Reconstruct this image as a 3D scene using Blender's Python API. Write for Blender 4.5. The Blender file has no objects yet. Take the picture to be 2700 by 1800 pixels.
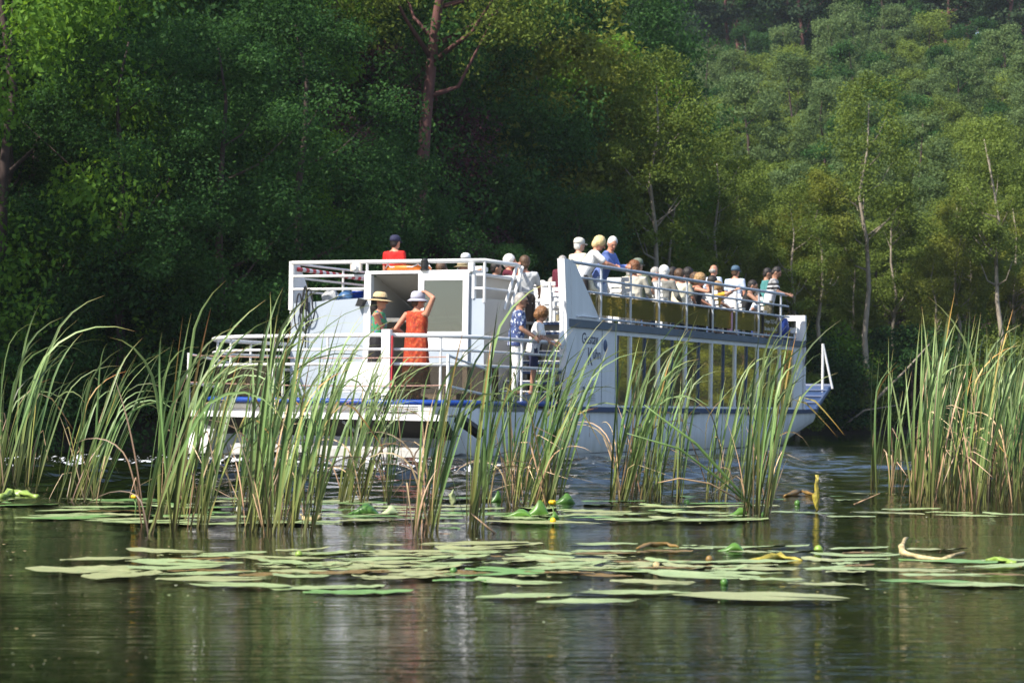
import bpy, bmesh, math, random
import numpy as np
from mathutils import Vector, Matrix, Euler, noise
S = bpy.context.scene
COL = S.collection
PI = math.pi
rad = math.radians

# ------------------------------------------------------------------ camera, sky, sun, exposure
cam_d = bpy.data.cameras.new('camera'); cam = bpy.data.objects.new('camera', cam_d); COL.objects.link(cam)
cam.location = (0, 0, 0.69)
cam.rotation_euler = (rad(90) + math.atan(196 / 5740), 0, 0)
cam_d.sensor_width = 36; cam_d.lens = 36 * 5740 / 2700
cam_d.clip_start = 0.1; cam_d.clip_end = 3000
S.camera = cam
cam_d.dof.use_dof = True; cam_d.dof.focus_distance = 19; cam_d.dof.aperture_fstop = 6.3
SUN_AZ, SUN_EL = 52, 46            # degrees to the left of straight behind the camera, elevation
to_sun = Vector((-math.sin(rad(SUN_AZ)) * math.cos(rad(SUN_EL)), -math.cos(rad(SUN_AZ)) * math.cos(rad(SUN_EL)), math.sin(rad(SUN_EL))))
W = bpy.data.worlds.new('World'); S.world = W; W.use_nodes = True
nt = W.node_tree; bg = nt.nodes['Background']
sky = nt.nodes.new('ShaderNodeTexSky'); sky.sky_type = 'NISHITA'; sky.sun_disc = False
sky.sun_elevation = rad(SUN_EL); sky.sun_rotation = math.atan2(to_sun.x, to_sun.y)
sky.air_density = 1.0; sky.dust_density = 1.2
nt.links.new(sky.outputs[0], bg.inputs[0]); bg.inputs[1].default_value = 0.145
sun_d = bpy.data.lights.new('sun', 'SUN'); sun_d.energy = 5.0; sun_d.angle = rad(0.5); sun_d.color = (1, 0.93, 0.82)
sun = bpy.data.objects.new('sun', sun_d); COL.objects.link(sun)
sun.rotation_euler = to_sun.to_track_quat('Z', 'Y').to_euler()
S.view_settings.view_transform = 'Standard'; S.view_settings.look = 'None'
S.view_settings.exposure = 0.7; S.view_settings.gamma = 1.0; S.view_settings.use_curve_mapping = False
S.render.engine = 'CYCLES'
S.cycles.max_bounces = 6; S.cycles.transparent_max_bounces = 12; S.cycles.transmission_bounces = 3
S.cycles.diffuse_bounces = 2; S.cycles.glossy_bounces = 3
S.cycles.caustics_reflective = False; S.cycles.caustics_refractive = False
S.cycles.sample_clamp_indirect = 4

# ------------------------------------------------------------------ helpers
def tag(o, label=None, cat=None, group=None, kind=None):
    if label: o['label'] = label
    if cat: o['category'] = cat
    if group: o['group'] = group
    if kind: o['kind'] = kind
    return o

def empty(name, loc=(0, 0, 0), rz=0, label=None, cat=None, group=None):
    o = bpy.data.objects.new(name, None); COL.objects.link(o)
    o.empty_display_size = 0.1
    o.location = loc; o.rotation_euler = (0, 0, rz)
    return tag(o, label, cat, group)

def link(name, me, parent=None, loc=(0, 0, 0), rot=(0, 0, 0), scale=(1, 1, 1)):
    o = bpy.data.objects.new(name, me); COL.objects.link(o)
    o.parent = parent; o.location = loc; o.rotation_euler = rot; o.scale = scale
    return o

class MB:
    """collects simple shapes and links them as one mesh object"""
    def __init__(s): s.v = []; s.f = []; s.m = []
    def add(s, vs, fs, m=0):
        b = len(s.v); s.v += [tuple(p) for p in vs]; s.f += [tuple(i + b for i in f) for f in fs]; s.m += [m] * len(fs); return s
    def box(s, a, b, m=0):
        (x0, y0, z0), (x1, y1, z1) = a, b
        return s.add([(x0,y0,z0),(x1,y0,z0),(x1,y1,z0),(x0,y1,z0),(x0,y0,z1),(x1,y0,z1),(x1,y1,z1),(x0,y1,z1)],
              [(0,3,2,1),(4,5,6,7),(0,1,5,4),(1,2,6,5),(2,3,7,6),(3,0,4,7)], m)
    def prism(s, poly, axis, t0, t1, m=0):
        """polygon in the plane across axis, thickened from t0 to t1 along it"""
        def P(p, t): q = list(p); q.insert(axis, t); return q
        n = len(poly); vs = [P(p, t0) for p in poly] + [P(p, t1) for p in poly]
        fs = [tuple(range(n)), tuple(range(2 * n - 1, n - 1, -1))] + [(i, i + n, (i + 1) % n + n, (i + 1) % n) for i in range(n)]
        return s.add(vs, fs, m)
    def tube(s, pts, r, n=8, m=0, ry=None, up=None):
        pts = [Vector(p) for p in pts]; k = len(pts)
        rs = r if hasattr(r, '__len__') else [r] * k
        vs = []; fs = []; prev = None
        for i, p in enumerate(pts):
            t = (pts[min(i + 1, k - 1)] - pts[max(i - 1, 0)])
            t = t.normalized() if t.length > 1e-9 else Vector((0, 0, 1))
            if prev is None:
                ref = Vector(up) if up else (Vector((0, 0, 1)) if abs(t.z) < .9 else Vector((1, 0, 0)))
                a = t.cross(ref).normalized()
            else:
                a = prev - t * prev.dot(t)
                a = a.normalized() if a.length > 1e-6 else t.orthogonal().normalized()
            prev = a; b = t.cross(a)
            for j in range(n):
                c, q = math.cos(2 * PI * j / n), math.sin(2 * PI * j / n)
                vs.append(p + a * (rs[i] * c) + b * (rs[i] * q * (ry or 1)))
        for i in range(k - 1):
            for j in range(n):
                fs.append((i * n + j, i * n + (j + 1) % n, (i + 1) * n + (j + 1) % n, (i + 1) * n + j))
        fs.append(tuple(range(n - 1, -1, -1))); fs.append(tuple(range((k - 1) * n, k * n)))
        return s.add(vs, fs, m)
    def lathe(s, prof, n=16, c=(0, 0, 0), m=0, M=None, close=False):
        """profile (radius, z) round the z axis"""
        vs = []; fs = []; k = len(prof)
        for (r, z) in prof:
            for j in range(n):
                p = Vector((r * math.cos(2 * PI * j / n), r * math.sin(2 * PI * j / n), z))
                if M is not None: p = M @ p
                vs.append(p + Vector(c))
        for i in range(k - 1):
            for j in range(n):
                fs.append((i * n + j, i * n + (j + 1) % n, (i + 1) * n + (j + 1) % n, (i + 1) * n + j))
        if close: fs.append(tuple(range(n - 1, -1, -1))); fs.append(tuple(range((k - 1) * n, k * n)))
        return s.add(vs, fs, m)
    def ell(s, c, r, n=12, k=8, m=0, M=None):
        prof = [(math.sin(PI * i / k), -math.cos(PI * i / k)) for i in range(k + 1)]
        prof[0] = (.02, -1); prof[-1] = (.02, 1)
        D = Matrix.Diagonal(Vector(r)); D = (M @ D) if M is not None else D
        return s.lathe(prof, n, c, m, D, True)
    def mesh(s, name, mats, smooth=False):
        me = bpy.data.meshes.new(name); me.from_pydata([tuple(p) for p in s.v], [], s.f)
        for x in (mats if isinstance(mats, (list, tuple)) else [mats]): me.materials.append(x)
        if any(s.m): me.polygons.foreach_set('material_index', s.m)
        if smooth: me.polygons.foreach_set('use_smooth', [True] * len(s.f))
        me.update(); return me
    def build(s, name, mats, parent=None, smooth=False, **k):
        return link(name, s.mesh(name, mats, smooth), parent, **k)

def mesh_np(name, V, F, mats, attr=None, smooth=False):
    """big mesh from arrays of vertices and quads, with optional float attributes per vertex"""
    me = bpy.data.meshes.new(name); n, m = len(V), len(F); k = F.shape[1]
    me.vertices.add(n); me.vertices.foreach_set('co', np.asarray(V, np.float32).ravel())
    me.loops.add(m * k); me.loops.foreach_set('vertex_index', np.asarray(F, np.int32).ravel())
    me.polygons.add(m); me.polygons.foreach_set('loop_start', np.arange(0, m * k, k, dtype=np.int32))
    try: me.polygons.foreach_set('loop_total', np.full(m, k, np.int32))
    except Exception: pass
    for x in (mats if isinstance(mats, (list, tuple)) else [mats]): me.materials.append(x)
    for a, d in (attr or {}).items():
        at = me.attributes.new(a, 'FLOAT', 'POINT'); at.data.foreach_set('value', np.asarray(d, np.float32))
    me.update(calc_edges=True)
    if smooth: me.polygons.foreach_set('use_smooth', [True] * m)
    return me

# ------------------------------------------------------------------ materials
def newmat(name):
    m = bpy.data.materials.new(name); m.use_nodes = True
    return m, m.node_tree, m.node_tree.nodes['Principled BSDF']

def N(t, typ, **kw):
    n = t.nodes.new(typ)
    for k, v in kw.items():
        if k in n.inputs: n.inputs[k].default_value = v
        else: setattr(n, k, v)
    return n

def ramp(t, fac, stops):
    r = t.nodes.new('ShaderNodeValToRGB'); e = r.color_ramp.elements
    while len(e) < len(stops): e.new(.5)
    for x, (p, c) in zip(e, stops): x.position = p; x.color = (*c, 1)
    t.links.new(fac, r.inputs[0]); return r.outputs[0]

def coords(t, scale=(1, 1, 1), kind='Object'):
    c = t.nodes.new('ShaderNodeTexCoord'); mp = t.nodes.new('ShaderNodeMapping'); mp.inputs['Scale'].default_value = scale
    t.links.new(c.outputs[kind], mp.inputs[0]); return mp.outputs[0]

def mat(name, col, rough=.5, var=.12, vscale=6, metal=0, bump=0, bscale=40, spec=.5, stretch=(1, 1, 1), detail=4):
    """plain material whose colour wanders a little with wear"""
    m, t, p = newmat(name)
    co = coords(t, stretch); nz = N(t, 'ShaderNodeTexNoise', Scale=vscale, Detail=detail, Roughness=.6); t.links.new(co, nz.inputs['Vector'])
    c0 = tuple(max(0, x * (1 - var)) for x in col); c1 = tuple(min(1, x * (1 + var)) for x in col)
    t.links.new(ramp(t, nz.outputs[0], [(.3, c0), (.7, c1)]), p.inputs['Base Color'])
    p.inputs['Roughness'].default_value = rough; p.inputs['Metallic'].default_value = metal; p.inputs['Specular IOR Level'].default_value = spec
    if bump:
        b = N(t, 'ShaderNodeBump', Strength=bump, Distance=.02); n2 = N(t, 'ShaderNodeTexNoise', Scale=bscale, Detail=3)
        t.links.new(co, n2.inputs['Vector']); t.links.new(n2.outputs[0], b.inputs['Height']); t.links.new(b.outputs[0], p.inputs['Normal'])
    return m

def leafmat(name, dark, light, trans=.35, rough=.5, inst=.30, spec=.06):
    """foliage: colour runs from dark to light with the leaf's own random tint, shifted per plant"""
    m, t, p = newmat(name)
    at = N(t, 'ShaderNodeAttribute', attribute_name='tint'); oi = t.nodes.new('ShaderNodeObjectInfo')
    ma = N(t, 'ShaderNodeMath', operation='MULTIPLY_ADD'); ma.inputs[1].default_value = inst; 
    sb = N(t, 'ShaderNodeMath', operation='SUBTRACT'); t.links.new(oi.outputs['Random'], sb.inputs[0]); sb.inputs[1].default_value = .5
    t.links.new(sb.outputs[0], ma.inputs[0]); t.links.new(at.outputs['Fac'], ma.inputs[2])
    col = ramp(t, ma.outputs[0], [(0, dark), (1, light)])
    t.links.new(col, p.inputs['Base Color']); p.inputs['Roughness'].default_value = rough; p.inputs['Specular IOR Level'].default_value = spec
    tr = t.nodes.new('ShaderNodeBsdfTranslucent'); mx = N(t, 'ShaderNodeMixShader'); mx.inputs[0].default_value = trans
    hs = N(t, 'ShaderNodeHueSaturation', Saturation=1.1, Value=1.3); hs.inputs['Hue'].default_value = .485
    t.links.new(col, hs.inputs['Color']); t.links.new(hs.outputs[0], tr.inputs[0])
    o = t.nodes['Material Output']; t.links.new(p.outputs[0], mx.inputs[1]); t.links.new(tr.outputs[0], mx.inputs[2]); t.links.new(mx.outputs[0], o.inputs[0])
    return m

rng = np.random.default_rng(7); random.seed(7)

# ------------------------------------------------------------------ bank line, terrain, water
BANK = np.array([(-400, -20), (-60, 16), (-32, 24), (-22, 31), (-14, 38.5), (-9.5, 41), (-6, 45), (-2, 53), (3, 66), (8, 77), (13, 83), (22, 85), (45, 83), (90, 78), (400, 40)], float)
def bank_y(x): return np.interp(x, BANK[:, 0], BANK[:, 1])
def ground(x, y):
    x = np.asarray(x, float); y = np.asarray(y, float)
    r = y - bank_y(x)
    base = np.where(r < 0, np.maximum(-.9, r * .35), np.minimum(.45, .08 + r * .25))
    slope = .30 * np.clip((x + 6) / 24, .25, 1)
    hill = np.clip(r - 7, 0, None) * slope
    hill = 95 * (1 - np.exp(-hill / 95))
    return base + hill + np.where(r > 0, .25 * np.sin(x * .7) * np.sin(y * .6), 0)

def make_ground():
    xs = np.concatenate([np.linspace(-300, -40, 20), np.linspace(-38, 50, 100), np.linspace(54, 300, 25)])
    ys = np.concatenate([np.linspace(-60, 28, 12), np.linspace(30, 110, 110), np.linspace(113, 520, 70)])
    X, Y = np.meshgrid(xs, ys); Z = ground(X, Y)
    V = np.stack([X.ravel(), Y.ravel(), Z.ravel()], 1); nx, ny = len(xs), len(ys)
    i = np.arange(ny - 1)[:, None] * nx + np.arange(nx - 1)[None]; i = i.ravel()
    F = np.stack([i, i + 1, i + nx + 1, i + nx], 1)
    g = mat('forest_soil', (.028, .024, .014), .95, .5, .8, bump=.6, bscale=3)
    o = link('ground', mesh_np('ground', V, F, g, smooth=True)); tag(o, kind='structure')
make_ground()

def make_haze():
    m = bpy.data.materials.new('thin_haze'); m.use_nodes = True; t = m.node_tree
    t.nodes.remove(t.nodes['Principled BSDF']); v = t.nodes.new('ShaderNodeVolumePrincipled')
    v.inputs['Color'].default_value = (.86, .92, 1, 1); v.inputs['Density'].default_value = .00024; v.inputs['Anisotropy'].default_value = .3
    t.links.new(v.outputs[0], t.nodes['Material Output'].inputs['Volume'])
    o = MB().box((-420, -90, -2.5), (420, 540, 130)).build('haze', m); tag(o, kind='stuff')
make_haze()

def make_water():
    m, t, p = newmat('lake_water')
    p.inputs['Base Color'].default_value = (.0035, .0042, .0015, 1); p.inputs['Roughness'].default_value = .03; p.inputs['IOR'].default_value = 1.33
    p.inputs['Specular IOR Level'].default_value = .5
    tc = t.nodes.new('ShaderNodeTexCoord')
    def nz(sx, sy, scale, detail, rough=.5):
        mp = N(t, 'ShaderNodeMapping'); mp.inputs['Scale'].default_value = (sx, sy, 1); t.links.new(tc.outputs['Object'], mp.inputs[0])
        n = N(t, 'ShaderNodeTexNoise', Scale=scale, Detail=detail, Roughness=rough); t.links.new(mp.outputs[0], n.inputs['Vector']); return n.outputs[0]
    def M(op, a, b=None, c=None):
        n = N(t, 'ShaderNodeMath', operation=op)
        for i, x in enumerate((a, b, c)):
            if x is None: continue
            if isinstance(x, (int, float)): n.inputs[i].default_value = x
            else: t.links.new(x, n.inputs[i])
        return n.outputs[0]
    sx = N(t, 'ShaderNodeSeparateXYZ'); t.links.new(tc.outputs['Object'], sx.inputs[0]); X, Y = sx.outputs[0], sx.outputs[1]
    def mask(cx, cy, rx, ry, soft=.6):
        d = M('SQRT', M('ADD', M('POWER', M('DIVIDE', M('SUBTRACT', X, cx), rx), 2), M('POWER', M('DIVIDE', M('SUBTRACT', Y, cy), ry), 2)))
        r = N(t, 'ShaderNodeMapRange', interpolation_type='SMOOTHSTEP'); t.links.new(d, r.inputs[0])
        r.inputs[1].default_value = 1; r.inputs[2].default_value = 1 - soft; r.inputs[3].default_value = 0; r.inputs[4].default_value = 1
        return r.outputs[0]
    # fine wind ripples as relief; the swell and the wake are real waves in the mesh below
    wake_mask = M('MAXIMUM', mask(-5, 32.5, 9, 6, .7), M('MAXIMUM', mask(-11, 33, 9, 5, .8), mask(-1.5, 28, 6, 8, .9)))
    ripple = M('MULTIPLY', nz(1.5, 6, 2.6, 3), .0055)
    b = N(t, 'ShaderNodeBump', Strength=1.0, Distance=1.0); t.links.new(ripple, b.inputs['Height']); t.links.new(b.outputs[0], p.inputs['Normal'])
    # foam flecks in the wake, with sun and sky glints painted in white
    fl = nz(4.2, 1.1, 2.0, 4, .75)
    thr = N(t, 'ShaderNodeMapRange'); t.links.new(M('ADD', fl, M('MULTIPLY', M('SUBTRACT', wake_mask, 1), .35)), thr.inputs[0])
    thr.inputs[1].default_value = .55; thr.inputs[2].default_value = .60
    df = N(t, 'ShaderNodeBsdfDiffuse'); df.inputs[0].default_value = (.72, .75, .76, 1)
    mx = N(t, 'ShaderNodeMixShader'); t.links.new(thr.outputs[0], mx.inputs[0]); t.links.new(p.outputs[0], mx.inputs[1]); t.links.new(df.outputs[0], mx.inputs[2])
    t.links.new(mx.outputs[0], t.nodes['Material Output'].inputs[0])
    xs = np.concatenate([[-320, -120, -60, -35, -25], np.arange(-18, 18.01, .13), [25, 35, 60, 120, 320]])
    ys = [-70, -30, -8, 0, 3]; y = 4.4
    while y < 62: ys.append(y); y += .035 + .0022 * y
    ys = np.array(ys + [66, 72, 80, 95, 130.])
    Xg, Yg = np.meshgrid(xs, ys); g = np.random.default_rng(4); Z = np.zeros_like(Xg)
    def waves(n, l0, l1, amp, spread, main=90):
        z = np.zeros_like(Xg)
        for k in range(n):
            l = l0 * (l1 / l0) ** g.random(); th = rad(main + g.normal(0, spread)); kk = 2 * PI / l
            z += amp * (l / l1) ** .9 * np.sin(kk * (np.cos(th) * Xg + np.sin(th) * Yg) + g.random() * 7 + .8 * np.sin(.35 * Xg + k) + .6 * np.sin(.28 * Yg + 2 * k))
        return z / math.sqrt(n)
    def m_(cx, cy, rx, ry): return np.exp(-(((Xg - cx) / rx) ** 2 + ((Yg - cy) / ry) ** 2))
    wk = np.clip(m_(-5, 33, 5, 5) + m_(-10, 31, 7, 6) + 1.0 * m_(-2.0, 25, 4.5, 8) + .6 * m_(3, 33, 5, 9) + .35 * m_(11, 52, 4, 6), 0, 1.2)
    near = np.clip((Yg - 4) / 8, .25, 1)
    Z = waves(14, .5, 2.2, .0085, 22) * near + waves(10, 2.5, 6, .010, 25) * near + wk * (waves(26, .35, 1.6, .065, 50) + waves(10, 1.5, 4, .04, 40, 60))
    Z *= np.clip((18 - np.abs(Xg)) / 2, 0, 1) * np.clip((62 - Yg) / 6, 0, 1)
    nx, ny = len(xs), len(ys); i = (np.arange(ny - 1)[:, None] * nx + np.arange(nx - 1)[None]).ravel()
    o = link('water', mesh_np('water', np.stack([Xg.ravel(), Yg.ravel(), Z.ravel()], 1), np.stack([i, i + 1, i + nx + 1, i + nx], 1), m, smooth=True))
    tag(o, kind='structure')
make_water()

# ------------------------------------------------------------------ trees
BARK_D = mat('dark_bark', (.055, .035, .030), .9, .4, 5, bump=.5, bscale=14, stretch=(1, 1, .25))
BARK_L = mat('pale_bark', (.27, .23, .18), .85, .35, 5, bump=.4, bscale=16, stretch=(1, 1, .4))
BARK_R = mat('reddish_bark', (.12, .05, .045), .9, .35, 5, bump=.5, bscale=12, stretch=(1, 1, .25))
LEAF_DEEP = leafmat('deep_green_leaves', (.010, .034, .012), (.082, .190, .050), .42)
LEAF_BRIGHT = leafmat('bright_green_leaves', (.050, .125, .018), (.200, .360, .055), .48)
LEAF_OLIVE = leafmat('olive_green_leaves', (.070, .112, .022), (.215, .285, .062), .42)
LEAF_GREY = leafmat('grey_green_leaves', (.050, .092, .030), (.185, .260, .100), .4)
LEAF_YELLOW = leafmat('yellow_green_leaves', (.095, .125, .020), (.300, .335, .075), .45)
LEAF_PURPLE_SHADE = leafmat('purple_shade_leaves', (.022, .010, .014), (.105, .042, .052), .3)  # purple of the wood's shadows put into the leaf colour
LEAF_PINE = leafmat('dark_pine_needles', (.014, .034, .018), (.058, .092, .040), .15)

def leaf_cloud(cl, per, size, flat, g, up=.5):
    """leaves scattered round clump centres: arrays of rhombic leaf quads"""
    cl = np.asarray(cl); k = len(cl); n = k * per
    c = np.repeat(cl[:, :3], per, 0); r = np.repeat(cl[:, 3], per)[:, None]
    d = g.normal(size=(n, 3)); d /= np.linalg.norm(d, axis=1)[:, None]
    rr = g.random((n, 1)) ** .45
    p = c + d * rr * r * np.array([1, 1, flat])
    nr = d * .6 + g.normal(size=(n, 3)) * .6 + np.array([0, 0, up]); nr /= np.linalg.norm(nr, axis=1)[:, None]
    a = np.cross(nr, g.normal(size=(n, 3))); a /= np.linalg.norm(a, axis=1)[:, None] + 1e-9
    b = np.cross(nr, a); s = size * (.6 + .8 * g.random((n, 1)))
    V = np.stack([p - a * s, p + b * s * .55 - nr * s * .12, p + a * s, p - b * s * .55 - nr * s * .12], 1).reshape(-1, 3)
    F = np.arange(n * 4).reshape(n, 4)
    clump_t = np.repeat(g.normal(0, .13, k), per)
    tint = np.clip(.45 + clump_t + g.normal(0, .16, n), 0, 1)
    return V, F, np.repeat(tint, 4)

def tree_meshes(seed, h, rad_, base, nclump, per, leaf, leafm, barkm, tr, shape='round', flat=.7, lean=0, limbs=8, cs=.3, name='crown'):
    """a trunk mesh with limbs and a crown mesh of leaf clumps, origin at the foot of the trunk"""
    g = np.random.default_rng(seed); R = random.Random(seed)
    axis = [Vector((lean * (i / 7) ** 1.3 * h + .02 * h * math.sin(i * 1.7 + seed) * (i / 7), .02 * h * math.cos(i * 2.1 + seed) * (i / 7), h * i / 7 * .96)) for i in range(8)]
    def ax(z):
        f = max(0, min(6.999, z / (h * .96) * 7)); i = int(f); return axis[i].lerp(axis[i + 1], f - i)
    tb = MB(); tb.tube([axis[0] + Vector((0, 0, -.3))] + axis, [tr * 1.25] + [tr * (1 - .85 * i / 7) for i in range(8)], 8)
    cl = []
    while len(cl) < nclump:
        u = g.random(); z = base + (h - base) * u
        if shape == 'round': w = math.sqrt(max(0, 1 - (2 * u - .85) ** 2 / 1.35))
        elif shape == 'cone': w = (1 - u) ** .8 * (1 - .25 * math.cos(u * 20)) + .08
        elif shape == 'slim': w = .35 + .65 * math.sin(PI * min(1, u * 1.05))
        elif shape == 'pine': w = .55 + .45 * math.sin(PI * u)
        else: w = math.sqrt(max(0, 1 - u * u))
        th = g.random() * 2 * PI; q = (.35 + .65 * g.random() ** .5) * w * rad_
        c = ax(z); cl.append((c.x + q * math.cos(th), c.y + q * math.sin(th), z + .2 * g.normal(), cs * rad_ * (.55 + .75 * g.random())))
    for k in range(limbs):
        x, y, z, _ = cl[int(len(cl) * k / limbs)]
        z0 = max(base * .75, z - .3 * math.hypot(x, y) - .08 * h) ; a = ax(z0); e = Vector((x, y, z)); m = a.lerp(e, .5) + Vector((0, 0, -.04 * h * R.random()))
        r0 = tr * (.42 * (1 - z0 / h) + .08)
        tb.tube([a, m, e], [r0, r0 * .6, r0 * .18], 5)
    V, F, t = leaf_cloud(cl, per, leaf, flat, g)
    return tb.mesh('trunk', barkm, True), mesh_np(name, V, F, leafm, {'tint': t})

def put_tree(kind, ms, x, y, s, rz, label, cat, group, sz=1.0, z=None, tilt=0):
    o = empty(kind, (x, y, float(ground(x, y)) - .05 if z is None else z), rz, label, cat, group)
    o.scale = (s, s, s * sz); o.rotation_euler = (0, tilt, rz)
    link('trunk', ms[0], o); link('crown', ms[1], o)
    return o

T = {}
T['deep'] = [tree_meshes(10 + i, 11.5, 3.4, 1.4, 115, 400, .054, LEAF_DEEP, BARK_D, .19, cs=.25) for i in range(3)]
T['bright'] = [tree_meshes(20 + i, 8.5, 2.9, 1.0, 95, 380, .052, LEAF_BRIGHT, BARK_D, .14, cs=.25) for i in range(2)]
T['tall'] = [tree_meshes(30, 17, 4.2, 9.0, 100, 330, .06, LEAF_OLIVE, BARK_R, .27, lean=.05, limbs=12, cs=.24)]
T['slim'] = [tree_meshes(40 + i, 12.5, 2.1, 6.2, 56, 260, .062, [LEAF_OLIVE, LEAF_YELLOW, LEAF_OLIVE][i], BARK_L, .155, 'slim', limbs=12, lean=[.02, -.02, .03][i], cs=.34) for i in range(3)]
T['olive'] = [tree_meshes(50 + i, [11, 12.5, 10, 11.5, 13][i], [3.6, 3.0, 3.9, 3.4, 2.5][i], 1.8, [95, 80, 110, 95, 70][i], 230, .092, [LEAF_OLIVE, LEAF_GREY, LEAF_OLIVE, LEAF_DEEP, LEAF_GREY][i], BARK_D, .2, ['round', 'slim', 'round', 'round', 'slim'][i], cs=[.27, .30, .23, .27, .33][i], flat=[.7, .6, .55, .7, .8][i]) for i in range(5)]
T['gold'] = [tree_meshes(25 + i, 10, 3.2, 1.0, 95, 260, .075, LEAF_YELLOW, BARK_D, .16, cs=.26) for i in range(2)]
T['purple_shade'] = [tree_meshes(28, 9.5, 3.2, .8, 95, 330, .056, LEAF_PURPLE_SHADE, BARK_D, .16, cs=.25)]
T['pine'] = [tree_meshes(60 + i, 15, 2.6, 6.5, 40, 280, .12, LEAF_PINE, BARK_R, .2, 'pine', flat=.4, cs=.42) for i in range(2)]
T['bush'] = [tree_meshes(70 + i, 2.6, 1.7, .1, 50, 200, .048, [LEAF_DEEP, LEAF_OLIVE, LEAF_BRIGHT][i], BARK_D, .04, 'dome', limbs=5, cs=.3) for i in range(3)]

def kind_word(ms):
    for k, w in (('deep', 'deep green'), ('bright', 'bright green'), ('gold', 'yellow-green'), ('pine', 'dark needled'), ('purple_shade', 'shadow-purple')):
        if ms in T[k]: return w
    if ms in T['slim']: return ['olive leaning', 'yellow-green', 'olive green'][T['slim'].index(ms)]
    if ms in T['olive']: return ['olive', 'narrow grey-green', 'broad olive', 'deep green', 'slim grey-green'][T['olive'].index(ms)]
    return ['deep green', 'olive', 'bright green'][T['bush'].index(ms)]
def where(x, y):
    q = picx(x, y)
    for lim, w in ((-60, 'past the left edge'), (320, 'near the left edge'), (640, 'above the left reeds'), (840, 'above the hung cable'), (1000, 'above the man in red'), (1180, 'above the sliding door'), (1330, 'above the stairs'), (1480, 'above the blonde'), (1650, 'above the passengers'), (1860, 'above the boat front'), (2050, 'just right of the bow'), (2200, 'left behind the right reeds'), (2420, 'right behind the right reeds')):
        if q < lim: return w
    return 'past the right edge'
def size_word(s, lo, hi): return 'small' if s < lo + (hi - lo) / 3 else ('large' if s > hi - (hi - lo) / 3 else 'middling')
def grown(kind, ms, x, y, lo, hi, noun, place, cat, sz=1.0, tilt=0):
    s = R.uniform(lo, hi); lab = ' '.join((size_word(s, lo, hi) + ' ' + kind_word(ms) + ' ' + noun + ' ' + place + ' ' + where(x, y)).split())
    return put_tree(kind, ms, x, y, s, R.uniform(0, 6), lab, cat, lab, sz, tilt=tilt)
R = random.Random(3)
def picx(x, y): return 1176 + x / y * 5000
def inview(x, y, m=1.12): return abs(x) < y * .2352 * m
def scatter(pts, n, x0, x1, r0, r1, gap, test):
    """random free spots at rise r0..r1 behind the bank line"""
    out = []; tries = 0
    while len(out) < n and tries < n * 60:
        tries += 1
        x = R.uniform(x0, x1); y = float(bank_y(x)) + R.uniform(r0, r1)
        if not test(x, y): continue
        if any((x - a) ** 2 + (y - b) ** 2 < gap * gap for a, b in pts): continue
        pts.append((x, y)); out.append((x, y))
    return out
P = []
# the old leaning tree over the boat, with the big limb reaching right
put_tree('tall_tree', T['tall'][0], -3.1, 60.0, 1.0, -.4, 'tall tree with thick leaning reddish trunk and a spreading limb, behind the boat', 'tree', None, 1.15, tilt=.07); P.append((-3.1, 60.0))
put_tree('tall_tree', T['tall'][0], -10.9, 66, .95, 2.2, 'tall dark trunked tree left of the leaning one, trunk bare up high', 'tree', None, 1.1); P.append((-10.9, 66))
# bright lit trees at the left edge
for (x, y, s) in ((-10.2, 43.6, 1.2),):
    put_tree('lime_tree', T['bright'][0], x, y, s, 1.0, 'bright yellow-green leafy tree at the left edge of the picture', 'tree', None, 1.25); P.append((x, y))
for (x, y, s, l) in ((-5.4, 53.5, .78, 'mid green sunlit tree above the stern rail of the boat'), (-9.2, 56, 1.25, 'bright green round tree in the middle of the dark left forest')):
    put_tree('lime_tree', T['bright'][1], x, y, s, R.uniform(0, 6), l, 'tree', None, 1.15); P.append((x, y))
for x, y in scatter(P, 14, -16, 2, .8, 7, 2.3, lambda x, y: inview(x, y)):
    grown('alder_tree', R.choice(T['deep']), x, y, *((.62, .85) if not 700 < picx(x, y) < 1200 else (.36, .45)), 'tree', 'on the bank edge', 'tree')
for x, y in scatter(P, 40, -24, 6, 7, 36, 2.8, lambda x, y: inview(x, y) and x < 4):
    k = R.random(); s_ = R.uniform(1.05, 1.5)
    if 620 < picx(x, y) < 1280 and y < 60.5: s_ = R.uniform(.42, .55)
    grown('forest_tree', R.choice(T['deep']) if k < .5 else R.choice(T['bright']), x, y, s_ * .97, s_ * 1.03, 'forest tree', 'inside the wood' if y - bank_y(x) < 20 else 'deep inside the wood', 'tree', 1.15)
for i in range(9):  # unseen row of tall trees added to shade the left bank
    x = -17.5 - i * 1.9; y = float(bank_y(x)) + R.uniform(.5, 2.5)
    put_tree('forest_tree', R.choice(T['deep']), x, y, R.uniform(1.5, 1.75) if i > 2 else 1.3, R.uniform(0, 6), 'unseen tall dark tree added to the forest past the left edge, for shade', 'tree', 'added shade trees past the left edge'); P.append((x, y))
for x, y, s in ((-3.4, 71, 1.5), (.6, 72, 1.35), (3.4, 76, 1.2), (-1.2, 80, 1.7), (-6.5, 74, 1.4)):
    put_tree('sunlit_tree', R.choice(T['gold']), x, y, s, R.uniform(0, 6), 'sunlit yellow-green tree behind the leaning trunk', 'tree', 'sunlit trees behind the leaning trunk'); P.append((x, y))
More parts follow.
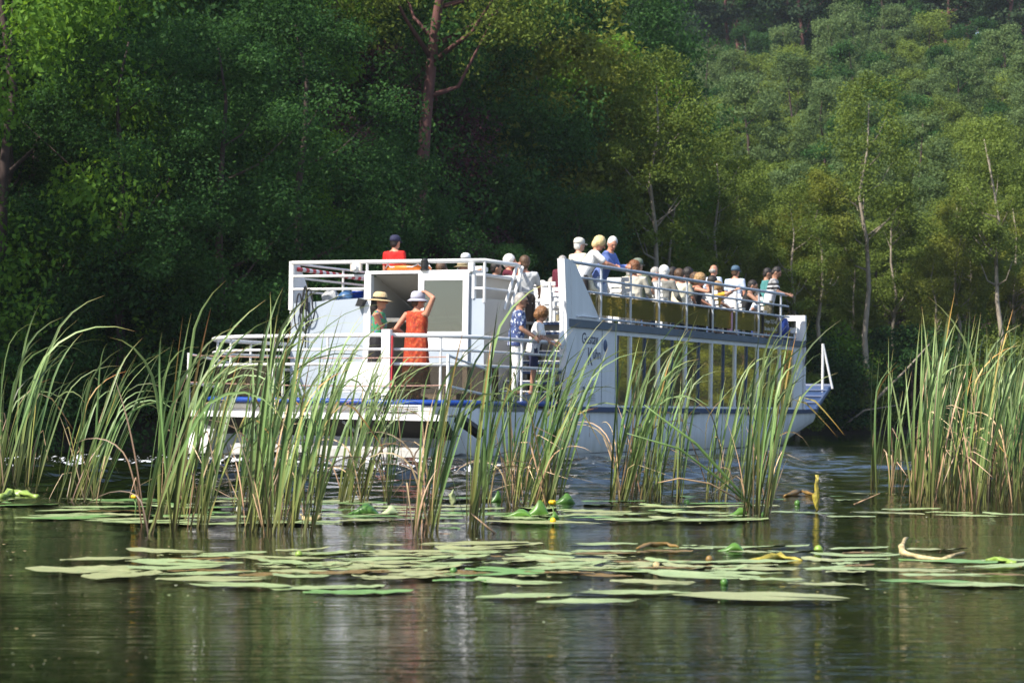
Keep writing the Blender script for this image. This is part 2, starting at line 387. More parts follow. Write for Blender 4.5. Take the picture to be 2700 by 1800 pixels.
for (x, y, s, l) in ((-6.3, 57, .95, 'tree with purple shade put into its leaf colour, left of the leaning trunk'), (-4.0, 63.5, 1.15, 'tree with purple shade put into its leaf colour, behind the leaning trunk'), (-9.0, 50.5, .70, 'small tree with purple shade put into its leaf colour, deep in the left forest'), (-2.0, 57.5, .55, 'low tree with purple shade put into its leaf colour, behind the man in red')):
    put_tree('purple_shade_tree', T['purple_shade'][0], x, y, s, R.uniform(0, 6), l, 'tree', None); P.append((x, y))
for (x, y, s, l) in ((-2.75, 55.5, .62, 'small dark tree hiding the foot of the leaning trunk'), (-3.6, 57.2, .66, 'small dark tree left of the foot of the leaning trunk')):
    put_tree('forest_tree', T['deep'][1], x, y, s, R.uniform(0, 6), l, 'tree', None); P.append((x, y))
# unseen trees added to the forest on the left to shade the bank
for x, y in scatter(P, 16, -46, -19, 5, 26, 4.5, lambda x, y: not inview(x, y, 1.02)):
    put_tree('forest_tree', R.choice(T['deep']), x, y, R.uniform(1.35, 1.7), R.uniform(0, 6), 'unseen tall dark tree added to the forest past the left edge, for shade', 'tree', 'added shade trees past the left edge')
# undergrowth on the left bank
for x, y in scatter([], 30, -14, 4, .2, 3.5, 1.2, lambda x, y: inview(x, y)):
    grown('bank_bush', T['bush'][0] if R.random() < .7 else T['bush'][2], x, y, .7, 1.25, 'bush', 'low on the bank', 'bush')
# right bank: slender pale trunks over bushes
for (x, s, l, tl) in ((4.6, .86, 'slender alder with pale trunk rising behind the blonde woman', 0.0), (10.6, .66, 'small forked pale tree behind the boy at the front of the boat', .05), (13.7, .95, 'thin pale trunked tree just right of the bow', -.03), (7.2, .75, 'thin straight tree behind the seated passengers', .01), (19.3, .85, 'thin leaning trunked tree behind the right reed bed', .03)):
    y = float(bank_y(x)) + .7
    put_tree('alder_tree', T['slim'][0], x, y, s, R.uniform(0, 6), l, 'tree', None, 1.1, tilt=tl); P.append((x, y))
for x, y in scatter(P, 26, 2, 26, 1, 10, 1.5, lambda x, y: inview(x, y, 1.15)):
    grown('slender_tree', R.choice(T['slim']), x, y, .55, .82, 'slender tree', 'by the water', 'tree', tilt=R.uniform(-.05, .05))
for x, y in scatter([], 60, 1, 27, .1, 7, 1.1, lambda x, y: inview(x, y, 1.15)):
    grown('bank_bush', R.choice(T['bush']), x, y, .6, 1.5, 'bush', 'between the trunks', 'bush')
# hillside
for x, y in scatter(P, 60, -4, 40, 10, 34, 3.2, lambda x, y: inview(x, y, 1.15)):
    grown('hillside_tree', R.choice(T['olive'][:3] if R.random() < .8 else T['olive'][3:]), x, y, .55, .82, 'tree', 'at the foot of the hill', 'tree')
for x, y in scatter(P, 160, -10, 60, 34, 100, 3.9, lambda x, y: inview(x, y, 1.12)):
    grown('hillside_tree', R.choice(T['olive']), x, y, .6, .92, 'tree', 'half way up the hill' if y - bank_y(x) < 65 else 'well up the hill', 'tree')
for x, y in scatter(P, 120, -20, 95, 95, 215, 4.6, lambda x, y: inview(x, y, 1.12)):
    grown('hillside_pine', R.choice(T['pine']) if R.random() < .6 else T['olive'][3], x, y, 1.1, 1.5, 'tree', 'at the top of the hill', 'tree')
for x, y in scatter(P, 45, 8, 62, 130, 240, 4.5, lambda x, y: 1480 < picx(x, y) < 2400):
    grown('hillside_pine', R.choice(T['pine'] + T['olive'][3:4]), x, y, 1.3, 1.6, 'tree', 'on the crest of the hill', 'tree')
# hillside going on outside the frame on the right (the cabin windows mirror it)
for x, y in scatter(P, 45, 24, 75, 1, 40, 4.2, lambda x, y: not inview(x, y, 1.02)):
    put_tree('hillside_tree', R.choice(T['olive'][:3] + T['gold']), x, y, R.uniform(.9, 1.2), R.uniform(0, 6), 'olive green tree of the hillside past the right edge', 'tree', 'trees past the right edge')
for x, y in scatter([], 34, 24, 75, .3, 7, 1.8, lambda x, y: not inview(x, y, 1.02)):  # unseen bushes added to brighten what the cabin windows mirror
    put_tree('bank_bush', R.choice(T['gold'] + T['bush'][1:2]), x, y, R.uniform(.35, .6), R.uniform(0, 6), 'unseen bright bush added past the right edge for the window reflections', 'bush', 'added bushes past the right edge')

# ------------------------------------------------------------------ the tour boat
WHITE = mat('white_boat_paint', (.80, .805, .81), .38, .09, 1.6, detail=8, stretch=(2.5, 2.5, .5))
WHITE2 = mat('white_rail_paint', (.72, .72, .71), .4, .05, 4)
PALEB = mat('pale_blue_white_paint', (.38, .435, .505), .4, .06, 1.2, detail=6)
HULLW = mat('hull_white_paint', (.78, .79, .80), .35, .12, 1.4, detail=9, stretch=(2.2, 2.2, .4))
def grime(m, z0, z1, col, amount=.6, sc=2.5):
    """stains that climb from the waterline, and thin run marks"""
    t = m.node_tree; p = t.nodes['Principled BSDF']; src = p.inputs['Base Color'].links[0].from_socket
    tc = t.nodes.new('ShaderNodeTexCoord'); sx = N(t, 'ShaderNodeSeparateXYZ'); t.links.new(tc.outputs['Object'], sx.inputs[0])
    nz = N(t, 'ShaderNodeTexNoise', Scale=sc, Detail=6); mp = N(t, 'ShaderNodeMapping'); mp.inputs['Scale'].default_value = (1, 3, .25); t.links.new(tc.outputs['Object'], mp.inputs[0]); t.links.new(mp.outputs[0], nz.inputs['Vector'])
    ad = N(t, 'ShaderNodeMath', operation='MULTIPLY_ADD'); t.links.new(nz.outputs[0], ad.inputs[0]); ad.inputs[1].default_value = -.55 * (z1 - z0) * 2; t.links.new(sx.outputs[2], ad.inputs[2])
    mr = N(t, 'ShaderNodeMapRange'); t.links.new(ad.outputs[0], mr.inputs[0]); mr.inputs[1].default_value = z1 - .55 * (z1 - z0); mr.inputs[2].default_value = z0 - .55 * (z1 - z0); mr.inputs[3].default_value = 0; mr.inputs[4].default_value = amount
    mx = N(t, 'ShaderNodeMixRGB'); t.links.new(mr.outputs[0], mx.inputs[0]); t.links.new(src, mx.inputs[1]); mx.inputs[2].default_value = (*col, 1); t.links.new(mx.outputs[0], p.inputs['Base Color'])
grime(HULLW, .02, .42, (.34, .33, .25))
GALV = mat('galvanised_pipe', (.50, .53, .57), .42, .15, 9, metal=.35)
BLUE = mat('blue_strake_paint', (.016, .065, .32), .3, .15, 4)
NAVY = mat('dark_blue_trim', (.035, .065, .15), .4, .15, 3)
SLATEB = mat('slate_roof_edge', (.10, .13, .17), .5, .12, 3)
BLACK = mat('black_rubber', (.012, .012, .013), .5, .3, 9)
DECK = mat('grey_deck_paint', (.20, .20, .19), .75, .2, 5)
WOODG = mat('grey_weathered_board', (.24, .21, .19), .85, .25, 7, stretch=(.4, 3, 3))
BEIGE = mat('cream_and_shaded_wall', (.52, .49, .44), .6, .06, 1.5)
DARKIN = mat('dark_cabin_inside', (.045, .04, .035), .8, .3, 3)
BOOT = mat('dark_waterline_paint', (.025, .022, .022), .6, .3, 6)
ORANGE = mat('orange_lifebuoy', (.85, .20, .015), .45, .08, 8)
RED = mat('red_paint', (.50, .03, .04), .45, .1, 6)
ROPE = mat('rusty_pink_rope', (.42, .25, .20), .8, .3, 40)

def glassmat(name, tint, mixt, rough=.02, f0=.25):
    """tinted sheet: mirrors at a glance, lets part of the light through"""
    m, t, p = newmat(name)
    p.inputs['Base Color'].default_value = (*tint, 1); p.inputs['Roughness'].default_value = rough
    p.inputs['IOR'].default_value = 1.5 + f0 * 3
    tr = t.nodes.new('ShaderNodeBsdfTransparent'); tr.inputs[0].default_value = (*[min(1, x * 6 + .12) for x in tint], 1)
    mx = N(t, 'ShaderNodeMixShader'); mx.inputs[0].default_value = mixt
    t.links.new(p.outputs[0], mx.inputs[1]); t.links.new(tr.outputs[0], mx.inputs[2]); t.links.new(mx.outputs[0], t.nodes['Material Output'].inputs[0])
    return m
PANE = glassmat('mirror_window_glass', (.92, .84, .44), .05, .015, 0)
PANE.node_tree.nodes['Principled BSDF'].inputs['Metallic'].default_value = .9
SMOKE = glassmat('brown_tinted_acrylic', (.15, .125, .042), .24, .06, .12)
STERNP = glassmat('pale_brown_acrylic', (.055, .046, .036), .76, .05, .1)
DOORG = glassmat('grey_door_glass', (.075, .095, .095), .52, .03, .25)

BO = Vector((0.967 - 2.6 * math.cos(rad(26)), 39 + 2.6 * math.sin(rad(26)), 0))
Brot = Euler((0, rad(1.0), rad(-26)), 'XYZ')
# rotation order: list about the boat's own long axis first, then its heading
Brot = (Matrix.Rotation(rad(-26), 4, 'Z') @ Matrix.Rotation(rad(1.0), 4, 'Y')).to_euler()
boat = empty('tour_boat', BO, 0, 'white two deck tour boat with blue trim, crowded open top deck and stern rails', 'boat')
boat.rotation_euler = Brot
BM = Matrix.Translation(BO) @ Brot.to_matrix().to_4x4()
def bw(p): return BM @ Vector(p)
B = lambda mb, name, m, parent=None, smooth=False: mb.build(name, m, parent or boat, smooth)

# hull: half widths along the boat at keel, waterline and strake
def hull():
    st = [(-4.35, 2.25, 2.35, 2.2), (-4.0, 2.45, 2.5, 2.55), (-3, 2.5, 2.56, 2.6), (0, 2.5, 2.57, 2.6), (8, 2.5, 2.57, 2.6), (11.5, 2.38, 2.5, 2.6), (13.2, 2.05, 2.3, 2.58), (14.6, 1.5, 1.95, 2.42), (15.6, .9, 1.5, 2.15), (16.8, .3, .8, 1.72)]
    zb = [-.35, -.35, -.4, -.4, -.4, -.38, -.2, .05, .35, .70]; zt = [.88, .87, .85, .82, .80, .80, .80, .81, .83, .86]
    rows = []
    for (y, k, w, t), b, z in zip(st, zb, zt):
        m = b + (z - b) * .42
        rows.append([(-t, y, z), (-t - .0, y, m + (z - m) * .5), (-w, y, m), (-k, y, b), (k, y, b), (w, y, m), (t, y, m + (z - m) * .5), (t, y, z)])
    vs = [p for r in rows for p in r]; fs = []; n = 8
    for i in range(len(rows) - 1):
        for j in range(n - 1): fs.append((i * n + j, i * n + j + 1, (i + 1) * n + j + 1, (i + 1) * n + j))
    fs.append(tuple(range(n))); fs.append(tuple(range(len(vs) - 1, len(vs) - n - 1, -1)))
    mb = MB().add(vs, fs); o = B(mb, 'hull', HULLW, None, True)
    # dark boot stripe along the waterline
    s = MB()
    for sd in (1, -1):
        pts = [(2.565, -3.9), (2.59, -2), (2.59, 8), (2.52, 11.4), (2.30, 13.1), (1.9, 14.4)]
        for (x0, y0), (x1, y1) in zip(pts, pts[1:]):
            s.add([(sd * x0, y0, -.05), (sd * x1, y1, -.05), (sd * x1, y1, .06), (sd * x0, y0, .06)], [(0, 1, 2, 3)])
    B(s, 'waterline_stripe', BOOT)
    # raked loading ramp at the bow with ribs and blue edge
    r = MB(); a, b = (1.72, 16.8, .86), (1.46, 19, 1.5)
    r.add([(-a[0], a[1], a[2]), (a[0], a[1], a[2]), (b[0], b[1], b[2]), (-b[0], b[1], b[2]), (-a[0], a[1] + .05, a[2] - .12), (a[0], a[1] + .05, a[2] - .12), (b[0], b[1] + .06, b[2] - .05), (-b[0], b[1] + .06, b[2] - .05)],
          [(0, 1, 2, 3), (7, 6, 5, 4), (0, 4, 5, 1), (1, 5, 6, 2), (2, 6, 7, 3), (3, 7, 4, 0)])
    ro = B(r, 'bow_ramp', NAVY)
    e = MB(); e.tube([(2.2, 15.5, .86), a, b, (-b[0], b[1], b[2]), (-a[0], a[1], a[2]), (-2.2, 15.5, .86)], .05, 6); B(e, 'ramp_edge', NAVY)
    for f in (.25, .5, .75):
        y = a[1] + (b[1] - a[1]) * f; z = a[2] + (b[2] - a[2]) * f; x = a[0] + (b[0] - a[0]) * f
        B(MB().tube([(-x, y - .02, z + .03), (x, y - .02, z + .03)], .03, 5), 'ramp_rib', NAVY)
    ck = MB()                                                             # white flare of the hull under the ramp
    ck.add([(-1.72, 16.8, .84), (1.72, 16.8, .84), (1.46, 19.02, 1.44), (-1.46, 19.02, 1.44), (-1.45, 16.2, .35), (1.45, 16.2, .35), (1.2, 17.6, .72), (-1.2, 17.6, .72)],
           [(1, 2, 6, 5), (0, 4, 7, 3), (2, 3, 7, 6), (4, 5, 6, 7), (0, 3, 2, 1)])
    B(ck, 'bow_flare', HULLW)
    # A shaped pole on the ramp
    B(MB().tube([(1.40, 18.45, 1.25), (1.40, 18.45, 2.57)], .035, 7), 'bow_pole', WHITE2)
    B(MB().tube([(1.40, 18.45, 2.57), (1.62, 18.6, 1.42)], .03, 7), 'bow_pole', WHITE2)
hull()
# decks
d = MB(); 
def stern_curve(r=1.35, w=2.6, aft=-4.55, y0=-1.2, off=0):
    pts = [(w - off, y0)]; w2 = w - off; a2 = aft + off; r2 = r - off * .5
    for i in range(9):
        th = i / 8 * PI / 2; pts.append((w2 - r2 + r2 * math.cos(th), a2 + r2 - r2 * math.sin(th)))
    return pts + [(-x, y) for x, y in reversed(pts)]
sc = stern_curve()
d.add([(x, y, .93) for x, y in sc] + [(x, y, .80) for x, y in sc], [tuple(range(len(sc)))] + [(i, i + len(sc), i + 1 + len(sc), i + 1) for i in range(len(sc) - 1)])
d.box((-2.55, -1.2, .78), (2.55, 13.4, .86)); fd = [(2.5, 13.4), (2.34, 14.6), (2.08, 15.6), (1.68, 16.75)]
fd = fd + [(-x, y) for x, y in reversed(fd)]; d.prism(fd, 2, .775, .85); B(d, 'lower_deck', DECK)
# white stern skirt, blue tube along the edge
sk = MB(); s2 = stern_curve(off=.03)
sk.add([(x, y, .90) for x, y in s2] + [(x * .99, y + .02, .66) for x, y in s2], [(i, i + 1, i + 1 + len(s2), i + len(s2)) for i in range(len(s2) - 1)]); B(sk, 'stern_skirt', WHITE, None, True)
tb = MB().tube([(x, y, .94) for x, y in stern_curve(y0=-.2)], .048, 8); B(tb, 'rubbing_tube', BLUE, None, True)
for sd in (1, -1):
    sb = MB(); yy = [-.3, 4, 9, 13, 14.6, 15.6, 16.8]; xx = [2.6, 2.6, 2.6, 2.58, 2.42, 2.15, 1.72]; zz = [.86, .85, .84, .84, .85, .86, .88]
    for i in range(6):
        p = [(sd * xx[i], yy[i], zz[i]), (sd * xx[i + 1], yy[i + 1], zz[i + 1])]
        sb.add([(p[0][0] + sd * .05, p[0][1], p[0][2] - .05), (p[1][0] + sd * .05, p[1][1], p[1][2] - .05), (p[1][0] + sd * .05, p[1][1], p[1][2] + .045), (p[0][0] + sd * .05, p[0][1], p[0][2] + .045),
                (p[0][0] - sd * .02, p[0][1], p[0][2] - .05), (p[1][0] - sd * .02, p[1][1], p[1][2] - .05), (p[1][0] - sd * .02, p[1][1], p[1][2] + .045), (p[0][0] - sd * .02, p[0][1], p[0][2] + .045)],
               [(0, 1, 2, 3), (4, 7, 6, 5), (3, 2, 6, 7), (0, 4, 5, 1)])
    B(sb, 'rub_strake', NAVY)
# vents and louvres in the stern skirt
v = MB(); v.box((1.50, -4.60, .79), (2.12, -4.545, .90)); vo = B(v, 'vent_plate', WHITE)
for i in range(3): MB().box((1.55, -4.606, .805 + i * .03), (2.07, -4.598, .818 + i * .03)).build('louvre', BLACK, vo)
# swim platform behind the stern
px0, px1, pya, pyf = -2.1, 2.85, -5.05, -4.35
for i in range(5):
    y0 = pya + .03 + i * (pyf - pya - .03) / 5
    MB().box((px0 + .02, y0, .715 + .003 * (i % 2)), (px1 - .02, y0 + .125, .75 + .003 * (i % 2))).build('plank', WOODG, boat)
B(MB().box((px0, pya - .03, .655), (px1, pya + .02, .752)), 'platform_edge', WHITE)
B(MB().add([(px0 + .05, pya + .03, .655), (px1 - .05, pya + .03, .655), (px1 - .3, -4.3, .34), (px0 + .3, -4.3, .34), (px0 + .05, pya + .1, .655), (px1 - .05, pya + .1, .655), (px1 - .3, -4.2, .40), (px0 + .3, -4.2, .40)],
           [(0, 1, 2, 3), (4, 7, 6, 5), (0, 3, 7, 4), (1, 5, 6, 2)]), 'platform_underside', DARKIN)
SHADED_STAIN = mat('stained_shaded_hull_paint', (.46, .455, .43), .6, .3, 2.2, detail=8, stretch=(2, 2, .7))  # stains, and a grey that stands in for shadow on the white strip
h = MB(); h.prism([(-4.8, -.3), (-4.8, .17), (-4.68, .22), (-4.2, .22), (-4.2, -.3)], 0, -1.35, 2.3); B(h, 'stern_step', SHADED_STAIN)
B(MB().box((-1.36, -4.81, -.2), (2.31, -4.6, .045)), 'waterline_stripe', BOOT)
h = MB(); h.prism([(-4.7, -.3), (-4.7, .10), (-4.5, .40), (-4.2, .46), (-4.0, .46), (-4.0, -.3)], 0, -2.35, -1.9); B(h, 'stern_pontoon', HULLW)
for x in (-.6, .9): B(MB().tube([(x, -4.98, .62), (x + .1, -4.4, .3)], .025, 6), 'platform_brace', GALV)
# platform rail: corner posts, ropes across, sloping side rails
for x, sx in ((px0 + .02, 1), (px1 - .02, -1)):
    B(MB().tube([(x, pya + .02, .74), (x, pya + .02, 1.71)], .03, 8), 'platform_post', WHITE2)
    for z0, z1 in ((1.69, 1.5), (1.21, 1.08)):
        B(MB().tube([(x, pya + .02, z0), (x + sx * .15, -3.4, z1)], .022, 7), 'side_rail', WHITE2)
B(MB().tube([(-.4, pya + .02, .74), (-.4, pya + .02, 1.30)], .028, 8), 'platform_post', WHITE2)
for z in (1.67, 1.22):
    pts = [(px0 + (px1 - px0) * i / 12, pya + .02, z - .035 * math.sin(PI * i / 12)) for i in range(13)]
    B(MB().tube(pts, .009, 5), 'rope', ROPE)
B(MB().tube([(2.75, -4.5, .70), (2.95, -4.1, .45)], .10, 8), 'fender', BLACK)

# aft deck rail that follows the rounded stern
rc = stern_curve(r=1.3, w=2.56, aft=-4.5, y0=-.15)
def railz(x, z): return z - (.03 * ((x + 2.6) / 5.2 - .75) ** 2 * 4 if x < 1.3 else 0)
for z, r in ((2.03, .034), (1.80, .022), (1.56, .026)):
    B(MB().tube([(x, y, railz(x, z)) for x, y in rc], r, 8), 'stern_rail', WHITE2, None, True)
for (x, y) in ((2.56, -.5), (2.56, -1.8), (2.56, -3.0), (2.2, -4.1), (1.35, -4.5), (.3, -4.5), (-.75, -4.5), (-1.7, -4.35), (-2.4, -3.7), (-2.56, -2.4), (-2.56, -1.3)):
    B(MB().tube([(x, y, .93), (x, y, railz(x, 2.03))], .022, 7), 'rail_post', WHITE2)
# tinted sheets fixed under the rail
def sheet(pts, z0, z1, name, m, off=.02):
    mb = MB(); k = len(pts); vs = []
    for (x, y) in pts:
        l = math.hypot(x, y + 2) or 1; nx, ny = x / l, (y + 2) / l
        vs += [(x, y, z0), (x, y, z1), (x - nx * off, y - ny * off, z0), (x - nx * off, y - ny * off, z1)]
    fs = []
    for i in range(k - 1):
        a, b = i * 4, i * 4 + 4
        fs += [(a, b, b + 1, a + 1), (a + 2, a + 3, b + 3, b + 2), (a + 1, b + 1, b + 3, a + 3), (a, a + 2, b + 2, b)]
    e = (k - 1) * 4
    fs += [(0, 1, 3, 2), (e, e + 2, e + 3, e + 1)]
    return B(mb.add(vs, fs), name, m)
def sub(x0, x1):
    """points of the rail curve between two lengths along it, as fractions"""
    L = [0]
    for a, b in zip(rc, rc[1:]): L.append(L[-1] + math.dist(a, b))
    out = []
    for k in range(7):
        s = (x0 + (x1 - x0) * k / 6) * L[-1]; i = max(j for j in range(len(L)) if L[j] <= s + 1e-9); i = min(i, len(rc) - 2)
        f = (s - L[i]) / (L[i + 1] - L[i]); out.append((rc[i][0] + (rc[i + 1][0] - rc[i][0]) * f, rc[i][1] + (rc[i + 1][1] - rc[i][1]) * f))
    return out
for a, b in ((.20, .305), (.31, .40), (.55, .65), (.655, .75), (.755, .86)):
    sheet(sub(a, b), 1.0, 1.54, 'acrylic_panel', STERNP)
# white board and gate post in the middle of the stern rail
B(MB().box((.62, -4.58, 1.10), (1.52, -4.53, 1.57)), 'rail_board', WHITE)
B(MB().box((1.38, -4.62, 1.05), (1.54, -4.54, 2.12)), 'gate_post', WHITE)
B(MB().box((1.555, -4.60, 1.05), (1.575, -4.56, 2.02)), 'gate_stripe', RED)

# upper block over the aft cabin: wall with doorway and sliding door
yA = -1.15
w = MB(); t_ = .05
w.prism([(-2.5, .93), (-.86, .93), (-.86, 2.82), (-2.5, 2.72)], 1, yA, yA + t_)                 # wall left of the doorway
w.prism([(.16, .93), (1.5, .93), (1.5, 2.79), (1.25, 2.79), (1.25, 3.24), (.16, 3.24), (.16, 3.13), (1.11, 3.13), (1.11, 2.18), (.16, 2.18)], 1, yA, yA + t_)
w.box((-2.5, yA + t_, .93), (-2.45, 1.2, 2.72)); 
B(w, 'aft_wall', PALEB)
sw = MB()                                                                                        # side wall rolls forward with a soft curve
prof = [(1.5, yA + .002), (1.512, yA + .3), (1.52, -.35), (1.50, -.1), (1.40, .2)]
vs = [(x, y, z) for x, y in prof for z in (.93, 2.79)]
sw.add(vs, [(2 * i, 2 * i + 2, 2 * i + 3, 2 * i + 1) for i in range(len(prof) - 1)]); B(sw, 'stairwell_wall', BEIGE, None, True)  # beige stands in for shade on the white side wall
B(MB().box((-.92, yA - .03, 3.245), (1.26, yA + .5, 3.30)), 'door_lintel', WHITE)
B(MB().box((-.94, yA - .03, .93), (-.80, yA + .08, 3.243)), 'door_jamb', WHITE)
B(MB().box((1.255, yA - .028, 2.79), (1.30, yA + .06, 3.243)), 'door_jamb', WHITE)
ins = MB()                                                                                        # the stairwell you look into through the doorway
ins.box((-.80, .75, .94), (1.20, .80, 2.6)); ins.add([(-.80, yA + .1, 3.235), (1.22, yA + .1, 3.235), (1.22, .78, 2.55), (-.80, .78, 2.55)], [(0, 1, 2, 3)])
ins.box((-.84, yA + .09, .94), (-.81, .8, 3.2)); ins.box((1.22, yA + .09, .94), (1.245, .8, 3.2)); B(ins, 'cabin_entrance', BEIGE)
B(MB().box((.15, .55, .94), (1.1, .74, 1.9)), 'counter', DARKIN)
B(MB().tube([(-.35, .6, 3.0), (.25, .2, 2.1)], .012, 5), 'cable', BLACK)
dl = MB(); x0, x1 = .20, 1.21
for bx in ((x0, yA - .075, 2.02, x0 + .12, 3.235), (x1 - .11, yA - .075, 2.02, x1, 3.235)): dl.box((bx[0], bx[1], bx[2]), (bx[3], yA - .035, bx[4]))
dl.box((x0 + .12, yA - .075, 3.115), (x1 - .11, yA - .035, 3.235)); dl.box((x0 + .12, yA - .075, 2.02), (x1 - .11, yA - .035, 2.20)); dl.box((x0, yA - .075, 1.0), (x1, yA - .035, 2.018))
do = B(dl, 'sliding_door', WHITE)
MB().box((x0 + .12, yA - .062, 2.20), (x1 - .11, yA - .048, 3.115)).build('door_glass', DOORG, do)
MB().box((x0 + .10, yA - .085, 1.1), (x1 - .1, yA - .076, 1.9)).build('door_panel', PALEB, do)
# roof of the block and top rail round it
B(MB().box((-.9, yA + .5, 3.20), (1.3, .8, 3.243)), 'entrance_roof', WHITE)
rl = [(-2.5, yA, 3.47), (1.49, yA, 3.46), (1.49, .15, 3.46), (1.28, .72, 3.46)]
B(MB().tube(rl, .038, 8), 'top_rail', WHITE2, None, True)
for z in (3.21, 2.97):
    B(MB().tube([(-2.5, yA, z + .01), (-.93, yA, z + .01)], .024, 7), 'top_rail', WHITE2)
    B(MB().tube([(1.27, yA, z), (1.49, yA, z), (1.49, .05, z), (1.28, .66, z)], .024, 7), 'top_rail', WHITE2)
for (x, y) in ((-.90, yA), (1.49, yA), (1.28, .72)): B(MB().tube([(x, y, 2.72), (x, y, 3.46)], .026, 7), 'rail_post', WHITE2)
B(MB().box((-2.55, yA - .02, 2.6), (-2.46, yA + .04, 3.50)), 'rail_post', WHITE2)
for dy in (0, .25): B(MB().tube([(1.50, .12 + dy, 3.44), (1.52, -.42 + dy, 2.62)], .030, 7), 'raking_stay', WHITE2)
# port side fin and rail of the upper deck
B(MB().prism([(yA, 2.45), (yA, 3.47), (yA + .25, 3.47), (-.2, 2.45)], 0, -2.53, -2.49), 'side_fin', WHITE)
for z in (3.46, 3.20, 2.96, 2.55): B(MB().tube([(-2.52, yA + .2, z), (-2.52, 12.2, z)], .022, 6), 'port_rail', WHITE2)
for i in range(9): B(MB().tube([(-2.52, .75 + i * 1.43, 2.45), (-2.52, .75 + i * 1.43, 3.46)], .022, 6), 'rail_post', WHITE2)
# red and white barrier pole along the port rail
pl = []
for i in range(22): MB().tube([(-2.46, -1.0 + i * .12, 3.36 - i * .002), (-2.46, -.88 + i * .12, 3.36 - i * .002)], .04, 8).build('pole_band', RED if i % 2 == 0 else WHITE2, boat)

# passenger cabin: starboard wall with the long row of windows, other walls, roof = upper deck
X = 2.6
cw = MB()
cw.box((X - .05, 0, .86), (X, 2.24, 2.40)); cw.box((X - .05, 12.62, .86), (X, 13.2, 2.40)); cw.box((X - .05, 2.24, .86), (X, 12.62, .93)); cw.box((X - .05, 2.24, 2.25), (X, 12.62, 2.40))
B(cw, 'cabin_wall', WHITE)
B(MB().box((-X, 0, .86), (-X + .05, 13.2, 2.40)), 'cabin_wall', WHITE)
B(MB().box((-X + .05, 13.15, .86), (X - .05, 13.2, 2.40)), 'cabin_wall', WHITE)
B(MB().box((-1.3, .82, .86), (1.4, .87, 2.40)), 'cabin_wall', BEIGE)
ud = MB(); ud.box((-X, 1.2, 2.40), (X, 13.25, 2.452)); ud.box((-X, .3, 2.402), (1.5, 1.2, 2.45)); B(ud, 'upper_deck', DECK)
B(MB().box((-X, yA + .05, 2.38), (1.35, .3, 2.45)), 'upper_deck', DECK)
B(MB().box((X - .02, 0, 2.335), (X + .045, 13.3, 2.475)), 'roof_edge', SLATEB)
B(MB().box((-X - .04, 0, 2.335), (-X + .02, 13.3, 2.475)), 'roof_edge', SLATEB)
ym = [2.27, 2.90, 3.62, 4.33, 5.05, 5.78, 6.52, 7.26, 7.97, 8.68, 9.40, 10.11, 10.86, 11.60, 12.60]
for i in range(14):
    a, b = ym[i] + .03, ym[i + 1] - .03
    f = MB(); f.box((X - .06, ym[i] - (.034 if i % 2 else .016), .93), (X + .012, ym[i] + (.034 if i % 2 else .016), 2.25)); fo = B(f, 'window', WHITE if i % 2 else NAVY)
    MB().box((X - .035, a, .935), (X - .022, b, 2.245)).build('pane', PANE, fo)
B(MB().box((X - .06, 12.57, .93), (X + .012, 12.62, 2.25)), 'window_post', WHITE)
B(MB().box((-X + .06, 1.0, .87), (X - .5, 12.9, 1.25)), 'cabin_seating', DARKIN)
# corner post, fin and starboard rail of the upper deck
B(MB().prism([(-.08, .86), (.06, .86), (.10, 2.45), (.02, 3.54), (-.24, 3.54), (-.10, 2.45)], 0, X - .12, X + .02), 'corner_post', WHITE)
B(MB().prism([(.10, 2.478), (.03, 3.54), (.16, 3.54), (1.40, 2.478)], 0, X - .03, X + .025), 'side_fin', WHITE)
B(MB().tube([(X + .05, .31, 2.53), (X + .07, .4, 2.54), (X + .07, 1.1, 2.54), (X + .05, 1.2, 2.53)], .016, 6), 'grab_handle', WHITE)
B(MB().tube([(X - .02, -.16, 2.80), (X + .0, -.22, 2.6), (X + .0, -.20, 2.15), (X, -.1, 2.0)], .02, 6), 'grab_handle', WHITE)
B(MB().ell((X - .02, -.22, 2.08), (.05, .09, .17), 10, 6), 'fender_bulb', WHITE)
for z, r, a, b in ((3.50, .033, .12, 12.05), (3.24, .022, .40, 12.15), (3.0, .022, .72, 12.2), (2.53, .022, 1.38, 12.75)):
    B(MB().tube([(X, a, z), (X, b, z)], r, 8), 'starboard_rail', GALV)
YP = [1.45, 2.86, 4.30, 5.79, 7.27, 8.70, 10.13, 11.62]
for y in YP: B(MB().tube([(X, y, 2.47), (X, y, 3.49)], .024, 7), 'rail_post', GALV)
for i, y in enumerate(YP):
    a = .98 if i == 0 else YP[i - 1] + .012
    p = MB()
    if i == 0: p.prism([(1.06, 2.975), (y - .03, 2.975), (y - .03, 2.60), (1.36, 2.60)], 0, X - .05, X - .04)
    else: p.box((X - .05, a, 2.60), (X - .04, y - .012, 2.975))
    B(p, 'acrylic_panel', SMOKE)
